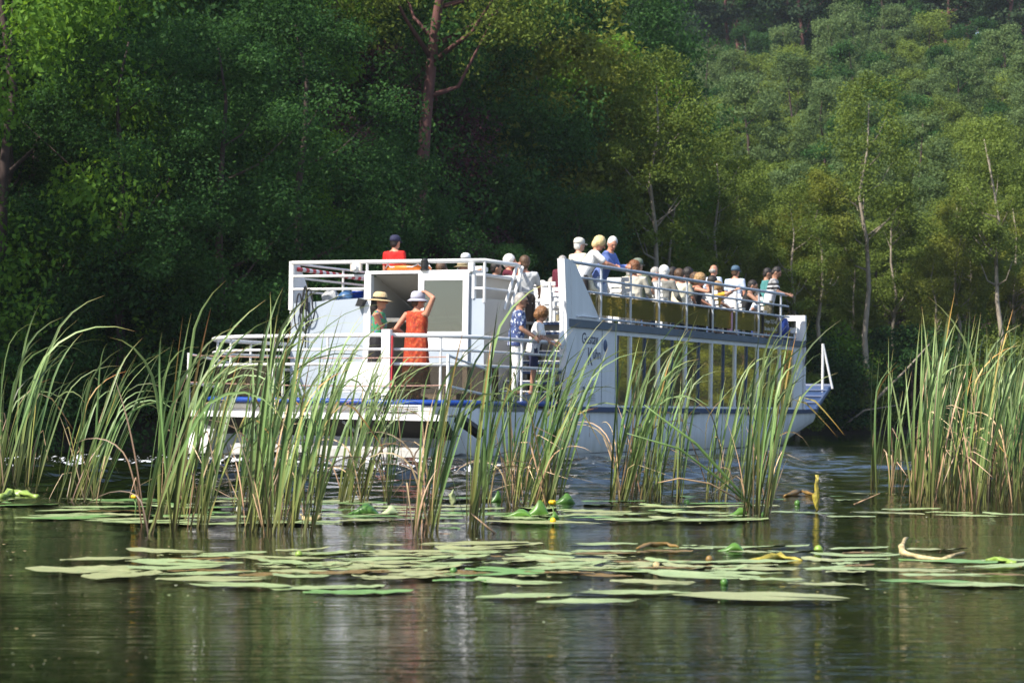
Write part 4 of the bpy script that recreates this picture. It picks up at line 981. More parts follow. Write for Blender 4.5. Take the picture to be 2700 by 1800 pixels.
TD = FLOOR
c_white = cloth('white_cotton', (.78, .78, .78)); c_cream = cloth('cream_cotton', (.66, .62, .48)); c_black = cloth('black_cotton', (.012, .012, .014)); c_navy = cloth('navy_cotton', (.02, .025, .07))
c_maroon = cloth('maroon_cotton', (.11, .010, .026)); c_ltblue = cloth('light_blue_cotton', (.50, .58, .72)); c_blue = cloth('blue_cotton', (.13, .20, .50)); c_teal = cloth('teal_cotton', (.06, .22, .22))
c_beige = cloth('beige_jacket', (.52, .49, .41)); c_greyv = cloth('grey_vest', (.20, .20, .18)); c_red = cloth('red_cotton', (.62, .012, .010)); c_grey = cloth('pale_grey_cotton', (.46, .48, .50)); c_dkbrown = cloth('dark_brown_cloth', (.035, .025, .02))
c_khaki = cloth('khaki_cotton', (.25, .22, .13)); c_jeans = cloth('denim', (.05, .09, .20)); c_yellow = cloth('yellow_cotton', (.60, .36, .03)); c_pink = cloth('pink_cotton', (.60, .33, .45)); c_lilac = cloth('lilac_cotton', (.42, .38, .66)); c_green = cloth('olive_cotton', (.09, .11, .07))
p_orange = patterned('orange_printed_cotton', (.37, .040, .010), [(.25, .028, .018), (.44, .10, .03)], 22)
p_green = patterned('green_floral_cotton', (.05, .30, .13), [(.03, .2, .1), (.45, .08, .06), (.12, .14, .42)], 18, .58, .63)
p_floral = patterned('blue_floral_cotton', (.045, .075, .20), [(.55, .60, .70), (.03, .04, .12)], 17, .56, .60)
p_plaid = patterned('plaid_cotton', (.40, .46, .52), [(.2, .25, .33)], 30); p_camo = patterned('camouflage_cotton', (.10, .09, .055), [(.04, .045, .025), (.22, .19, .12)], 14)
s_boy = striped('striped_cotton', (.72, .72, .74), (.025, .025, .03), 1.02, 1.42, (.36, .36, .37))
h_straw = cloth('straw', (.60, .45, .24), bump=.6, bscale=70, rough=.8); h_lilac = cloth('pale_lilac_canvas', (.42, .42, .50)); h_navy = cloth('navy_cap', (.02, .022, .06)); h_white = cloth('white_cap', (.74, .74, .74)); h_khaki = cloth('khaki_hat', (.32, .26, .15)); h_cream = cloth('cream_cap', (.60, .58, .50)); h_blue = cloth('blue_denim_cap', (.06, .11, .17)); h_green = cloth('grey_green_cap', (.16, .19, .14))
VF = .0115
def L(p, v):  # a point of the boat seen from a person at p heading face, in the person's metres
    return v
# lower aft deck
person('woman in straw hat and green floral top, arms folded, at the stern doorway', (.80, -3.7, LD + .04), 72, 1.80, hands=(V3(-.04, .28, 1.10), V3(.06, .25, 1.16)), head=(8, -4), skin=1, hair='dark', style='long', top=p_green, sleeve='none', bottom=c_black, legs='skirt', hat=('straw', h_straw), glasses=True, vox=VF, wide=1.12)
person('woman in orange printed dress, hand raised to her pale sun hat, seen from behind', (1.58, -3.80, LD + .04), 22, 1.80, hands=(V3(.16, .07, 1.78), V3(-.33, .08, 1.06)), head=(18, 0), skin=1, hair='brown', style='short', top=p_orange, sleeve='none', bottom=p_orange, legs='dress', hat=('sun', h_lilac), wide=1.36, belly=1.3, vox=VF, poles=((1, -.1, .1), None))
person('grey haired man with glasses in blue floral shirt and white trousers by the stairs', (2.22, -1.35, 1.10), 62, 1.80, lean=6, hands=(V3(.22, .30, 1.0), V3(-.1, .34, 1.02)), head=(5, -12), skin=2, hair='grey', style='short', top=p_floral, sleeve='short', bottom=c_white, glasses=True, belly=1.15, vox=VF)
person('curly brown haired person in white t-shirt and dark shorts at the foot of the stairs', (2.25, -.70, 1.10), 66, 1.58, lean=14, hands=(V3(.20, .36, .90), V3(-.08, .40, .94)), head=(0, -18), skin=2, hair='ginger', style='curly', top=c_white, bottom=c_navy, legs='shorts', vox=VF)
# aft part of the top deck
person('man in bright red shirt and navy cap standing behind the stern rail, seen from behind', (-1.93, 1.7, TD), 10, 1.74, skin=1, hair='dark', top=c_red, bottom=c_jeans, hat=('cap', h_navy))
person('passenger in white cap and pale shirt behind the khaki hat', (-2.0, 4.85, TD), 30, 1.60, skin=0, hair='grey', top=c_grey, bottom=c_khaki, hat=('cap', h_white))
kh = person('seated passenger in khaki sun hat filming with a white camera', (-1.42, 3.60, TD), 95, 1.74, seated=True, hands=(V3(.10, .42, 1.12), V3(-.05, .42, 1.12)), skin=1, hair='grey', top=c_black, sleeve='long', bottom=c_dkbrown, hat=('brim', h_khaki))
person('dark brown haired passenger low behind the stern lamp', (-1.98, 3.75, TD), 40, 1.72, seated=True, skin=1, hair='brown', style='full', top=c_dkbrown, bottom=c_black)
person('white haired man in maroon shirt seated with hand at his chin', (.05, 2.75, TD), 80, 1.80, seated=True, hands=(V3(.03, .22, 1.16), V3(-.25, .3, .62)), skin=1, hair='white', style='full', top=c_maroon, bottom=c_dkbrown, belly=1.2, poles=((.8, .3, -1), None), vox=VF)
person('dark haired passenger in maroon just behind the white haired man', (-.9, 4.05, TD), 50, 1.75, seated=True, skin=2, hair='dark', top=c_maroon, bottom=c_black)
person('brown haired passenger in pale grey shirt seen from behind by the stair rail', (.28, 3.0, TD), -20, 1.78, seated=True, skin=1, hair='brown', style='full', top=c_grey, bottom=c_jeans, lean=-6, wide=1.15)
person('passenger with round white hair far back on the top deck', (-1.95, 8.55, TD), 0, 1.58, seated=True, skin=0, hair='white', style='full', top=c_white, bottom=c_grey)
person('grey haired woman in sunglasses and white blouse facing the stern', (-1.45, 8.0, TD), 165, 1.62, seated=True, skin=1, hair='grey', style='full', top=c_white, bottom=c_beige, glasses=True)
person('passenger in dark maroon shirt half hidden by the white fin', (-.85, 7.2, TD), 20, 1.70, skin=1, hair='grey', top=c_maroon, bottom=c_khaki)
# starboard side of the top deck
person('man in cream cap and cream shirt standing at the back of the starboard group', (1.45, 2.95, TD), 30, 1.72, skin=0, hair='white', top=c_cream, bottom=c_khaki, hat=('cap', h_cream))
person('grey haired passenger in cream, low behind the white fin', (1.80, 2.35, TD), 40, 1.66, seated=True, lean=8, skin=0, hair='grey', top=c_cream, sleeve='long', bottom=c_beige)
person('blonde woman in white t-shirt and dark trousers leaning on the starboard rail', (1.98, 2.10, TD), 62, 1.78, lean=30, hands=(V3(.06, .58, 1.10), V3(-.10, .58, 1.12)), head=(0, -24), skin=1, hair='blonde', style='full', top=c_white, bottom=c_dkbrown, vox=VF, poles=((1, -.2, -.6), (-1, -.2, -.6)))
person('white haired man in blue shirt leaning on the rail with hands clasped', (2.02, 2.80, TD), 88, 1.80, lean=24, hands=(V3(.05, .50, 1.12), V3(-.05, .50, 1.14)), head=(45, -28), skin=1, hair='white', style='short', top=c_blue, sleeve='long', bottom=c_ltblue, vox=VF)
person('auburn curly haired passenger in beige jacket seen from behind', (2.08, 4.25, TD), -5, 1.72, seated=True, skin=1, hair='auburn', style='curly', top=c_beige, sleeve='long', bottom=c_khaki, wide=1.12, vox=VF)
person('passenger in grey-green cap just ahead of the auburn hair', (1.85, 4.95, TD), 10, 1.85, seated=True, skin=0, hair='grey', top=c_green, bottom=c_jeans, hat=('cap', h_green))
person('white haired man in grey vest over lilac shirt seen from behind', (2.05, 5.85, TD), 5, 1.74, seated=True, lean=4, skin=1, hair='white', style='full', top=c_greyv, sleeve='long', bottom=c_khaki, wide=1.1, vox=VF)
person('grey haired man in profile beside the grey vest', (1.62, 6.45, TD), 60, 1.76, seated=True, skin=1, hair='grey', top=c_ltblue, bottom=c_jeans)
person('dark haired passenger in pale shirt in the middle rows', (1.55, 7.60, TD), 10, 1.86, seated=True, skin=2, hair='dark', top=c_ltblue, bottom=c_black)
person('balding brown haired passenger in plaid shirt low behind the rail', (1.85, 7.20, TD), 30, 1.66, seated=True, lean=6, skin=1, hair='brown', style='fringe', top=p_plaid, bottom=c_jeans)
person('passenger with black hair and olive shirt ahead of the plaid shirt', (1.55, 8.50, TD), 5, 1.90, seated=True, skin=2, hair='dark', style='full', top=c_green, bottom=c_black)
person('bald man in grey-blue shirt standing beyond the rows', (1.62, 9.85, TD), 20, 1.64, skin=1, hair='grey', style='fringe', top=c_ltblue, bottom=c_jeans)
person('sandy curly haired woman in black top with arms on the rail', (2.12, 7.32, TD), 78, 1.66, seated=True, lean=16, hands=(V3(.04, .34, .98), V3(-.06, .34, 1.0)), head=(0, -10), skin=1, hair='sandy', style='curly', top=c_black, sleeve='none', bottom=c_black, vox=VF, poles=((1, 0, -.5), (-1, 0, -.5)))
person('brown curly haired passenger half hidden beside the woman in black', (1.92, 8.0, TD), 60, 1.70, seated=True, skin=1, hair='brown', style='curly', top=c_black, bottom=c_jeans)
person('fair haired child in pink and yellow reaching along the rail', (2.15, 8.45, TD), 62, 1.50, seated=True, lean=12, hands=(V3(.28, .46, .98), V3(-.22, .38, .90)), head=(0, -6), skin=0, hair='sandy', style='curly', top=c_yellow, sleeve='short', bottom=c_pink, vox=VF)
person('passenger in blue cap and light blue shirt standing with back turned', (1.68, 11.1, TD), 10, 1.68, skin=1, hair='brown', top=c_ltblue, bottom=c_jeans, hat=('cap', h_blue), wide=1.15)
person('dark haired man in black tank top resting his arms on the rail', (2.08, 10.45, TD), 70, 1.76, seated=True, lean=22, hands=(V3(.08, .36, .92), V3(-.14, .36, .92)), head=(0, -14), skin=2, hair='dark', top=c_black, sleeve='none', bottom=c_black, vox=VF, poles=((1, 0, -.5), (-1, 0, -.5)))
person('passenger in white t-shirt bending down behind the man in the tank top', (1.90, 11.0, TD), 40, 1.60, seated=True, lean=45, skin=1, hair='dark', top=c_ltblue, bottom=c_white)
person('dark haired boy in grey and white striped t-shirt looking down over the rail', (2.22, 11.9, TD), 75, 1.74, lean=14, hands=(V3(.12, .44, 1.04), V3(-.10, .44, 1.06)), head=(0, -28), skin=2, hair='dark', top=s_boy, bottom=p_camo, legs='shorts', vox=VF)
person('boy in teal t-shirt standing beyond the striped t-shirt', (1.95, 12.3, TD), 60, 1.72, lean=6, head=(0, -10), skin=2, hair='dark', top=c_teal, bottom=c_khaki, legs='shorts')
person('grey haired woman in lilac blouse between the beige jacket and the grey vest', (1.55, 5.35, TD), 20, 1.66, seated=True, skin=0, hair='grey', style='full', top=c_lilac, bottom=c_beige)
person('brown haired passenger in cream shirt ahead of the white haired man in grey vest', (2.12, 6.55, TD), 0, 1.70, seated=True, skin=1, hair='brown', style='full', top=c_cream, bottom=c_jeans)
person('dark haired passenger in white shirt between the child and the tank top', (1.75, 9.45, TD), 40, 1.74, seated=True, skin=2, hair='dark', style='full', top=c_white, bottom=c_black)
finish_people()
cm_ = MB().box((-.07, -.09, -.06), (.07, .09, .07)).lathe([(.045, .09), (.05, .16)], 12, M=Matrix.Rotation(-PI / 2, 3, 'X'), close=True)
onboat(tag(cm_.build('video_camera', WHITE2), 'small white video camera held up by the khaki hat passenger', 'camera'), (-1.0, 3.58, TD + 1.16), rad(-95))

# ------------------------------------------------------------------ reeds
def reedmat(name, stops, trans=.3):
    m, t, p = newmat(name)
    at = N(t, 'ShaderNodeAttribute', attribute_name='tint'); oi = t.nodes.new('ShaderNodeObjectInfo')
    col = ramp(t, at.outputs['Fac'], stops)
    hs = N(t, 'ShaderNodeHueSaturation'); mr = N(t, 'ShaderNodeMapRange'); t.links.new(oi.outputs['Random'], mr.inputs[0]); mr.inputs[3].default_value = .30; mr.inputs[4].default_value = 1.6
    mh = N(t, 'ShaderNodeMapRange'); ml = N(t, 'ShaderNodeMath', operation='FRACT'); mm = N(t, 'ShaderNodeMath', operation='MULTIPLY'); t.links.new(oi.outputs['Random'], mm.inputs[0]); mm.inputs[1].default_value = 17.3
    t.links.new(mm.outputs[0], ml.inputs[0]); t.links.new(ml.outputs[0], mh.inputs[0]); mh.inputs[3].default_value = .475; mh.inputs[4].default_value = .515
    t.links.new(mh.outputs[0], hs.inputs['Hue']); t.links.new(mr.outputs[0], hs.inputs['Value']); t.links.new(col, hs.inputs['Color']); col = hs.outputs[0]
    t.links.new(col, p.inputs['Base Color']); p.inputs['Roughness'].default_value = .42; p.inputs['Specular IOR Level'].default_value = .45
    tr = t.nodes.new('ShaderNodeBsdfTranslucent'); mx = N(t, 'ShaderNodeMixShader'); mx.inputs[0].default_value = trans; t.links.new(col, tr.inputs[0])
    t.links.new(p.outputs[0], mx.inputs[1]); t.links.new(tr.outputs[0], mx.inputs[2]); t.links.new(mx.outputs[0], t.nodes['Material Output'].inputs[0]); return m
REED = reedmat('green_reed_leaf', [(0, (.12, .115, .04)), (.10, (.17, .19, .055)), (.45, (.150, .25, .078)), (.86, (.22, .31, .12)), (.95, (.26, .28, .09)), (1, (.40, .25, .09))])
REEDY = reedmat('yellowing_reed_leaf', [(0, (.18, .14, .05)), (.4, (.22, .28, .07)), (.7, (.38, .31, .09)), (1, (.50, .25, .07))])
DRY = reedmat('dry_reed_leaf', [(0, (.18, .12, .06)), (.5, (.48, .33, .18)), (1, (.58, .44, .27))], .15)

def blade(seed, mt, width, kind):
    """one strap leaf of unit length rising from the origin, bending towards +x"""
    q = random.Random(seed); n = 12; th = rad(q.uniform(0, 6)); az = q.uniform(-.35, .35); pts = []; p = Vector((0, 0, 0)); tw0 = q.uniform(0, PI); tw = q.uniform(-1.2, 1.2)
    b = {'stiff': (q.uniform(.05, .30), 0, 1), 'bent': (q.uniform(.15, .45), q.uniform(.35, 1.3), q.uniform(.62, .80)), 'broken': (q.uniform(.1, .3), q.uniform(1.7, 2.5), q.uniform(.45, .7)), 'arch': (q.uniform(.4, .7), q.uniform(1.0, 1.9), q.uniform(.45, .6))}[kind]
    V = []; T_ = []
    for i in range(n + 1):
        t = i / n
        a = th + b[0] * t * t
        if t > b[2]:
            u = (t - b[2]) / max(1e-3, 1 - b[2]); a += b[1] * (min(1, u * 4) if kind == 'broken' else u ** .8)
        d = Vector((math.sin(a) * math.cos(az), math.sin(a) * math.sin(az), math.cos(a)))
        if i: p = p + d / n
        w = width * (.62 + .38 * min(1, t * 5)) * (1 if t < .5 else max(.03, 1 - ((t - .5) / .5) ** 2.2))
        an = tw0 + tw * t
        s0 = d.orthogonal().normalized() if i == 0 else s0 - d * s0.dot(d)
        s0 = s0.normalized(); s1 = d.cross(s0); x = s0 * math.cos(an) + s1 * math.sin(an); nn = d.cross(x)
        V += [p - x * w / 2 + nn * w * .16, p, p + x * w / 2 + nn * w * .16]; T_ += [t] * 3
    F = []
    for i in range(n):
        for j in range(2): F.append((i * 3 + j, i * 3 + j + 1, i * 3 + j + 4, i * 3 + j + 3))
    return mesh_np('leaf', np.array(V), np.array(F), mt, {'tint': np.array(T_)}, True)
BL = {'stiff': [blade(100 + i, REED, .0125, 'stiff') for i in range(12)], 'bent': [blade(200 + i, REED, .0130, 'bent') for i in range(16)], 'arch': [blade(250 + i, REED, .0115, 'arch') for i in range(8)],
      'yellow': [blade(300 + i, REEDY, .0120, ['bent', 'stiff', 'broken'][i % 3]) for i in range(6)], 'dry': [blade(400 + i, DRY, .0105, ['broken', 'arch', 'stiff'][i % 3]) for i in range(12)]}
F5 = 5000.0; HYD = 955.0
def wat(px, py):
    """point of the water under a spot of the photograph (in 2352 wide picture units)"""
    d = .69 * F5 / (py - HYD); return (px - 1176) / F5 * d, d
RR = random.Random(11); n_reed = 0
def clump(name, label, x0, x1, y0, y1, n, h0, h1, mix, lean=.10, leaves=(3, 4)):
    global n_reed
    for i in range(n):
        px, py = RR.uniform(x0, x1), RR.uniform(y0, y1); x, y = wat(px, py); hh = RR.uniform(h0, h1) * 1.03 / F5 * y; pl_ = RR.gauss(lean, .065); pt_ = RR.gauss(0, .05)
        f = (px - x0) / (x1 - x0); sw = '' if n < 13 else (', left side' if f < .33 else ', right side' if f > .67 else ', middle'); dp = '' if n < 20 else (', front row' if py > (y0 + y1) / 2 else ', back row')
        o = empty('cattail_reed', (x, y, -.02), 0, label + sw + dp, 'reed', name + sw + dp); n_reed += 1
        for k in range(RR.randint(*leaves)):
            kind = RR.choices(list(mix), list(mix.values()))[0]; l = hh * (RR.uniform(.72, 1.04) if kind != 'dry' else RR.uniform(.35, .85)) * {'bent': 1.12, 'arch': 1.2, 'dry': 1.0}.get(kind, 1)
            a = RR.gauss(0, .75) if kind != 'dry' else RR.uniform(0, 2 * PI)
            c = link('leaf', RR.choice(BL[kind]), o, (RR.uniform(-.018, .018), RR.uniform(-.018, .018), 0), (pt_ + RR.gauss(0, .02), pl_ + RR.gauss(0, .032), a), (max(.9, l), max(.9, l), l))
G1 = {'bent': 5, 'stiff': 2, 'arch': 1.0, 'yellow': .9, 'dry': 2.4}; G2 = {'stiff': 6, 'bent': 1.5, 'yellow': .6, 'dry': 3.0}; G3 = {'bent': 3, 'stiff': 3, 'arch': .4, 'yellow': .9, 'dry': 2.4}
clump('reeds at the left edge', 'tall drooping reed in the clump at the left edge', -80, 85, 1105, 1135, 14, 310, 455, G1, .16)
clump('reeds between the left edge and the yellow flower', 'leaning reed in the thin clump left of the standing yellow flower', 125, 230, 1135, 1160, 12, 300, 430, G1, .22)
clump('reeds right of the yellow flower', 'tall reed in the broad clump right of the standing yellow flower', 325, 480, 1160, 1228, 22, 410, 550, G1, .17)
clump('reeds in front of the port stern corner', 'tall reed in the dense clump before the port stern corner', 535, 735, 1150, 1232, 36, 390, 520, G1, .16)
clump('tallest reeds before the stern', 'one of the tallest reeds, standing before the bulwark with the hung cable', 570, 640, 1215, 1235, 3, 560, 600, {'stiff': 3, 'bent': 1}, .08)
clump('reeds below the straw hat', 'slanting reed in the small clump below the woman in the straw hat', 765, 860, 1145, 1158, 12, 330, 420, G1, .20)
clump('reeds below the orange dress', 'reed in the narrow clump left of the near midstream one', 878, 902, 1148, 1158, 4, 300, 380, G3, .12)
clump('near midstream reeds', 'reed in the near clump standing alone before the stern platform', 935, 1000, 1215, 1238, 11, 440, 540, G3, .13)
clump('reeds by the floating dry stalk', 'reed in the clump rising beside the floating dry stalk amidstream', 1062, 1110, 1205, 1228, 9, 430, 540, G3, .14)
clump('reeds before the stairs', 'reed in the dense clump before the stairs of the boat', 1112, 1285, 1148, 1168, 36, 300, 430, G3, .16)
clump('reeds before the first cabin windows', 'reed in the clump before the first windows of the cabin', 1388, 1505, 1143, 1156, 20, 320, 435, G3, .16)
clump('short reeds before the cabin', 'short reed in the gap between the two clumps before the cabin windows', 1500, 1560, 1145, 1154, 6, 280, 380, G2, .10)
clump('reeds before the middle windows', 'thin reed left of the bright heart shaped leaf', 1620, 1695, 1146, 1154, 7, 310, 400, G3, .14)
clump('reeds before the last cabin windows', 'reed in the narrow clump right of the bright heart shaped leaf', 1708, 1768, 1175, 1192, 13, 380, 480, G3, .11)
clump('sparse reeds right of the bow', 'reed in the sparse clump right of the bow of the boat', 1995, 2085, 1125, 1142, 9, 240, 380, G2, .02)
clump('dense reeds at the right edge', 'upright reed in the dense bed at the right edge', 2092, 2352, 1132, 1166, 80, 350, 460, G2, .06, (3, 5))
# a few bent and fallen stalks seen singly
def stalk(label, pts, m, r=.006):
    P3 = []
    for px, py, d, in pts:  # picture position and distance
        P3.append(((px - 1176) / F5 * d, d, .69 + (HYD - py) / F5 * d))
    tag(MB().tube(P3, [r] * (len(P3) - 1) + [r * .4], 5).build('reed_stalk', m, None, True), label, 'reed', 'fallen reed stalks')
STRAW = mat('dry_straw', (.40, .26, .15), .7, .25, 20); GST = mat('green_stalk', (.13, .22, .06), .5, .2, 12)
d_ = .69 * F5 / (1178 - HYD)
stalk('long green stalk fallen to the left across the cabin windows', [(1740, 1178, d_), (1690, 1120, d_ - .1), (1600, 1020, d_ - .2), (1480, 930, d_ - .3)], GST, .011)
stalk('second green stalk fallen left below the long one', [(1745, 1178, d_), (1640, 1090, d_ - .2), (1560, 1030, d_ - .3), (1440, 995, d_ - .4)], GST, .008)
stalk('dry straw stalk arching low over the water', [(1720, 1160, d_ + .4), (1630, 1110, d_ + .3), (1560, 1098, d_ + .2), (1510, 1108, d_ + .2)], STRAW)
d_ = .69 * F5 / (1226 - HYD)
stalk('short dry stalk leaning in the water before the port stern', [(612, 1235, d_), (582, 1133, d_)], STRAW, .007)
stalk('pinkish dry stalk floating before the port stern', [(485, 1230, d_), (560, 1236, d_ - .03), (640, 1241, d_ - .1)], STRAW, .008)
stalk('dry stalk leaning right in midstream', [(1145, 1230, d_), (1082, 1178, d_)], STRAW, .008)
stalk('short dry stalk floating in midstream', [(1010, 1226, d_), (1060, 1229, d_ - .02), (1100, 1230, d_ - .02)], STRAW, .009)
stalk('dry stalk leaning at the left foot of the right reed bed', [(1960, 1188 - 30, 15.8), (2020, 1132, 15.8)], STRAW, .008)

# ------------------------------------------------------------------ yellow pond lilies
def padmat(name, dark, light, fleck, amount):
    m, t, p = newmat(name); co = coords(t); oi = t.nodes.new('ShaderNodeObjectInfo')
    mp = N(t, 'ShaderNodeVectorMath', operation='ADD'); t.links.new(co, mp.inputs[0]); cb = N(t, 'ShaderNodeCombineXYZ'); ml = N(t, 'ShaderNodeMath', operation='MULTIPLY'); t.links.new(oi.outputs['Random'], ml.inputs[0]); ml.inputs[1].default_value = 40
    t.links.new(ml.outputs[0], cb.inputs[0]); t.links.new(cb.outputs[0], mp.inputs[1])
    nz = N(t, 'ShaderNodeTexNoise', Scale=5, Detail=4); t.links.new(mp.outputs[0], nz.inputs['Vector']); base = ramp(t, nz.outputs[0], [(.3, dark), (.7, light)])
    n2 = N(t, 'ShaderNodeTexNoise', Scale=26, Detail=5, Roughness=.7); t.links.new(mp.outputs[0], n2.inputs['Vector'])
    f = ramp(t, n2.outputs[0], [(.62 - amount * .25, (0, 0, 0)), (.70 - amount * .2, (1, 1, 1))])
    mx = N(t, 'ShaderNodeMixRGB'); t.links.new(f, mx.inputs[0]); t.links.new(base, mx.inputs[1]); mx.inputs[2].default_value = (*fleck, 1)
    t.links.new(mx.outputs[0], p.inputs['Base Color']); p.inputs['Roughness'].default_value = .30; p.inputs['Specular IOR Level'].default_value = .55
    bp = N(t, 'ShaderNodeBump', Strength=.35, Distance=.01); t.links.new(n2.outputs[0], bp.inputs['Height']); t.links.new(bp.outputs[0], p.inputs['Normal']); return m
PADM = [padmat('lily_pad_clean', (.28, .38, .155), (.42, .50, .23), (.20, .22, .08), .28), padmat('lily_pad_speckled', (.29, .34, .14), (.44, .46, .22), (.34, .30, .14), .42), padmat('lily_pad_bright', (.13, .28, .07), (.22, .40, .12), (.18, .2, .06), .1), padmat('lily_pad_brown', (.20, .12, .02), (.32, .19, .04), (.1, .06, .02), .6)]
def pad_mesh(seed, mt, flap=0):
    q = random.Random(seed); n = 26; V = [(0, .0, .004)]; F = []
    for ring, f in ((0, .55), (1, 1.0)):
        for i in range(n):
            a = rad(200) / 2 * 0 + (i / (n - 1)) * rad(336) + rad(12); r = f * (1 + .22 * math.cos(a + PI) * 0 + .10 * math.cos(2 * a))
            ex = 1.0 if abs(a - PI) > .9 else 1 + .0
            x = math.cos(a) * r * .62; y = math.sin(a) * r * .5
            x *= 1 + (.03 * q.uniform(-1, 1) + .02 * math.sin(9 * a + seed)) * (f == 1); y *= 1 + .05 * q.uniform(-1, 1) * (f == 1); z = .003 * f + (.0014 * math.sin(3 * a + seed) + .0014 * math.sin(8 * a + seed * 2) + .0016 * q.uniform(-1, 1)) * (f == 1) + (.05 * max(0, math.sin(a - 1.2)) ** 3 * flap * .3 if f == 1 else 0)
            V.append((x, y, z))
    for i in range(n - 1):
        F.append((0, 1 + i, 2 + i)); F.append((1 + i, 1 + n + i, 2 + n + i, 2 + i))
    me = bpy.data.meshes.new('lily_pad'); me.from_pydata(V, [], F); me.materials.append(mt); me.polygons.foreach_set('use_smooth', [True] * len(F)); me.update(); return me
PM = [[pad_mesh(i * 7 + k, m, 1 if i == 3 and k < 2 else 0) for i in range(5)] for k, m in enumerate(PADM)]
QQ = random.Random(5); npad = 0
def pad(px, py, w, kind, label, group):
    global npad
    x, y = wat(px, py); W_ = w / F5 * y / 1.18; dep = QQ.uniform(.48, .85)
    o = link('lily_pad', QQ.choice(PM[kind]), None, (x, y, .004 + .0009 * (npad % 9)), (QQ.gauss(0, .003), QQ.gauss(0, .003), QQ.choice([0, PI]) + QQ.gauss(0, .5)), (W_, min(W_ * dep, .75), 1)); npad += 1
    tag(o, label, 'lily pad', group)
def crop(ox, items, label, group):
    for it in items:
        cx, cy, w = it[:3]; k = it[3] if len(it) > 3 else 0
        qx, qy = (ox + cx * .38265) / 1.14796, (1250 + cy * .38265) / 1.14796
        zone = [w_ for lim, w_ in ((330, 'far left part'), (700, 'left part'), (1000, 'left of the middle'), (1300, 'middle'), (1600, 'right of the middle'), (1950, 'right part'), (9999, 'far right part')) if qx < lim][0]
        row = ('near edge' if qy > 1335 else 'far edge' if qy < 1270 else 'centre line') if 'front' in group else ('near side' if qy > 1185 else 'far side')
        lab = ('large ' if w > 560 else 'small ' if w < 380 else 'middling ') + label[k] + ', ' + row + ', ' + zone
        pad(qx, qy, w * .3333, k, lab, lab)
FL = [c + ' lily pad in the front band' for c in ('grey-green', 'yellowish speckled', 'fresh green', 'brown rotting')]
crop(0, [(720, 585, 520, 1), (1180, 598, 480), (1310, 620, 680), (1220, 652, 680), (630, 672, 770, 1), (850, 700, 680, 1), (1420, 693, 640), (1480, 735, 700, 1), (1650, 778, 700), (2180, 785, 600), (2310, 820, 420, 2), (1800, 580, 700, 1), (1950, 608, 600), (2280, 650, 300), (2130, 682, 500, 1), (1830, 702, 380, 3), (2060, 590, 420, 1)], FL, 'front lily pads')
crop(900, [(900, 488, 720, 1), (1150, 492, 600, 1), (320, 545, 480, 1), (900, 545, 420), (1450, 545, 480), (1800, 488, 420), (1800, 540, 400), (800, 580, 500), (1370, 575, 520), (250, 597, 600), (700, 625, 450, 1), (1150, 615, 400), (1620, 630, 480), (150, 660, 400), (1130, 670, 600, 2), (1800, 665, 780), (420, 720, 560, 1), (1050, 700, 650, 2), (820, 745, 350, 2), (1220, 748, 560), (150, 780, 360), (200, 818, 560, 2), (1290, 845, 680), (1720, 885, 690), (2000, 825, 700), (2150, 755, 560, 1), (1950, 585, 260, 1), (2250, 615, 300), (60, 690, 280, 1), (520, 565, 380, 1), (1000, 520, 600, 1), (560, 600, 420), (1480, 600, 420)], FL, 'front lily pads')
crop(1800, [(60, 500, 200), (680, 508, 440), (1210, 520, 430), (760, 550, 360), (1200, 560, 620), (1820, 600, 640, 2), (1750, 525, 390, 1), (2250, 598, 420), (1150, 662, 560), (1600, 672, 500, 1), (1810, 707, 560), (2200, 645, 600), (620, 740, 430), (1000, 762, 500, 1), (1650, 742, 620, 2), (1980, 765, 640), (540, 850, 1080, 1), (150, 615, 400), (300, 668, 330), (350, 692, 580), (150, 715, 700), (20, 650, 300, 1), (2200, 695, 420, 3), (180, 640, 300, 3)], FL, 'front lily pads')
ML = [c + ' lily pad among the reed feet' for c in ('grey-green', 'speckled', 'bright green', 'brown')]
crop(0, [(220, 195, 360, 2), (700, 185, 700, 2), (500, 298, 700), (430, 290, 400), (700, 296, 400, 2), (1000, 192, 300, 2), (900, 340, 400), (1100, 330, 600), (1300, 295, 500), (1700, 300, 600), (1950, 335, 700), (1500, 270, 300, 2), (2000, 245, 380), (2200, 350, 320), (820, 262, 380, 3), (1250, 235, 360), (1900, 215, 360, 2), (1650, 340, 500), (2250, 210, 260, 2), (2050, 310, 420), (1420, 350, 400), (2300, 285, 350)], ML, 'middle lily pads')
crop(900, [(150, 207, 300, 2), (200, 300, 420, 2), (1000, 280, 420, 2), (1500, 290, 400), (1400, 335, 760, 1), (700, 375, 260, 2), (2080, 325, 420), (1950, 215, 500, 2), (2150, 280, 420), (1750, 290, 350), (620, 312, 420, 2), (760, 350, 320), (800, 270, 300, 2), (1650, 250, 300), (2250, 250, 320, 2), (1880, 190, 420, 2), (1200, 300, 320), (480, 265, 260)], ML, 'middle lily pads')
crop(1800, [(820, 272, 480), (1400, 275, 520, 1), (1150, 302, 300), (1570, 243, 420), (1830, 267, 320), (1980, 290, 460), (2230, 282, 300), (150, 320, 380), (1150, 183, 200), (120, 272, 400), (100, 210, 320, 2), (700, 150, 320, 3), (1000, 150, 420, 2), (1250, 140, 400, 1), (560, 175, 300, 2), (50, 160, 300, 2)], ML, 'middle lily pads')

for k in range(90):
    crop(0, [(QQ.uniform(760, 6000), QQ.choice([QQ.uniform(495, 720), QQ.uniform(540, 680)]), QQ.uniform(240, 560), QQ.choice([0, 1, 1, 1, 3]))], FL, 'front lily pads')
for k in range(72):
    crop(0, [(QQ.uniform(100, 5200), QQ.uniform(170, 330), QQ.uniform(260, 560), QQ.choice([0, 0, 1, 2]))], ML, 'middle lily pads')
